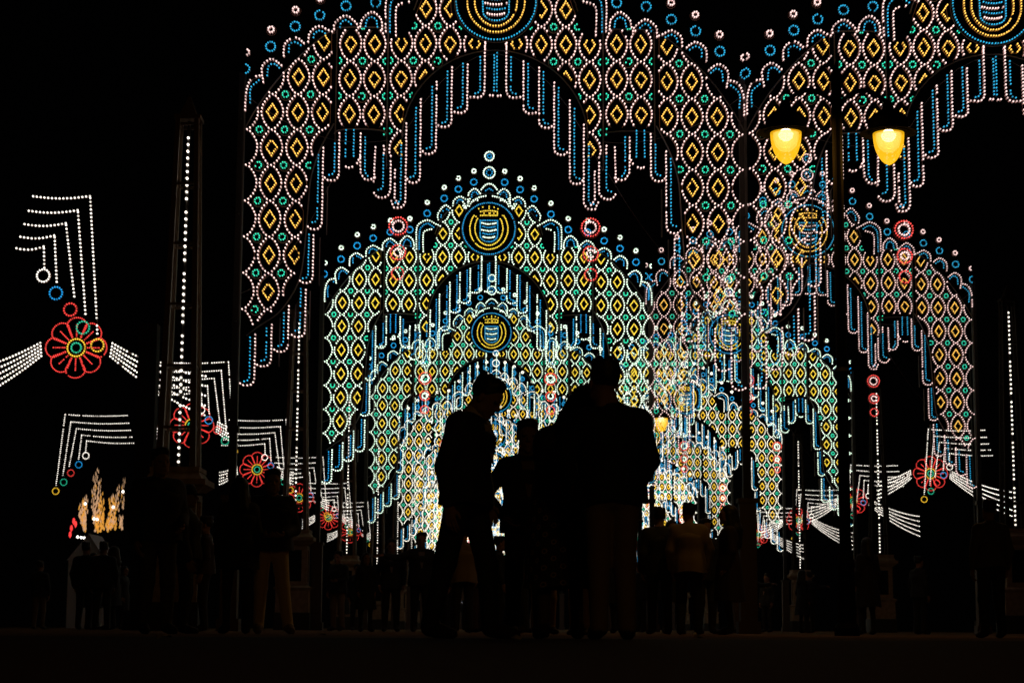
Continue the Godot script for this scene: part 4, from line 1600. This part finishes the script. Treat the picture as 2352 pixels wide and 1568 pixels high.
func crowd() -> void:
	rng.seed = 77
	var counts := {}
	var nth := ["first", "second", "third", "fourth", "fifth", "sixth", "seventh", "eighth", "ninth", "tenth", "eleventh", "twelfth", "thirteenth", "fourteenth", "fifteenth", "sixteenth", "seventeenth", "eighteenth"]
	var protos := []
	for n in get_children():
		if n.name.begins_with("person") and n.position.z < -24.0 and n.position.x > -6.0:
			protos.append(n)
	var spots := [[92, 46], [214, 44], [222, 52], [258, 43], [285, 49], [470, 30], [778, 44], [792, 58], [822, 52], [1036, 50], [1046, 62], [1075, 56], [1066, 31], [1118, 48], [1130, 66], [1150, 33], [1204, 29], [1222, 34], [1400, 33], [1428, 38], [1474, 46], [1492, 58], [1708, 44], [1722, 52], [1768, 60], [1850, 50], [1866, 56], [1975, 48], [2120, 40]]
	for q in spots:
		var src: Node3D = protos[rng.randi() % protos.size()]
		var o := src.duplicate()
		o.name = numbered("person")
		o.position = px(q[0], q[1])
		o.rotation.y = rng.randf() * TAU
		o.scale = Vector3.ONE * rng.randf_range(0.9, 1.04)
		var side := "left" if q[0] < 500 else ("middle" if q[0] < 1600 else "right")
		counts[side] = counts.get(side, -1) + 1
		tag(o, "shadowy standing figure in the dark %s crowd, %s of them from the left" % [side, nth[counts[side]]], "person", "shadowy crowd along the street")
		add_child(o)


func small_things() -> void:
	# phone held between the legs of the front man
	var a := Acc.new()
	var scr := glow(1.0, 0.8, 0.75, 1.2)
	var ph := thing("smartphone", "lit phone in the hand of the man seen between the bowed man's legs", "phone", Vector3(-0.63, 1.12, -35.93))
	a.box(mat(lin(0.02, 0.02, 0.02), 0.4), Vector3(0, 0, 0), Vector3(0.076, 0.15, 0.009))
	part(ph, "phone_case", a.mesh())
	a = Acc.new()
	a.box(scr, Vector3(0, 0, 0.006), Vector3(0.068, 0.138, 0.002))
	part(ph, "phone_screen", a.mesh())
	# litter on the ground
	rng.seed = 5
	var paper := mat(lin(0.45, 0.4, 0.33), 0.9)
	var spots := [[740.0, 15.0, "crumpled paper left on the ground below the second pylon"], [1602.0, 26.0, "small white cup lying before the pale-jacketed man"], [1190.0, 11.0, "scrap of paper on the road before the bowed man's feet"], [380.0, 10.0, "scrap of paper at the left on the road"], [1610.0, 13.5, "flat scrap of card right of the tall man's shoes"]]
	for q in spots:
		var o := thing("litter", q[2], "litter", px(q[0], q[1]) + Vector3(0, 0.004, 0), rng.randf() * TAU, "litter on the ground")
		a = Acc.new()
		var p := []
		for i in 7:
			p.append(Vector3(0.05 * cos(i * 0.9) * rng.randf_range(0.5, 1.0), rng.randf_range(0.0, 0.022), 0.05 * sin(i * 0.9) * rng.randf_range(0.5, 1.0)))
		for i in 7:
			var k := a.bucket(paper)
			a.verts[k].append_array(PackedVector3Array([Vector3(0, 0.03, 0), p[i], p[(i + 1) % 7]]))
		part(o, "scrap", a.mesh())
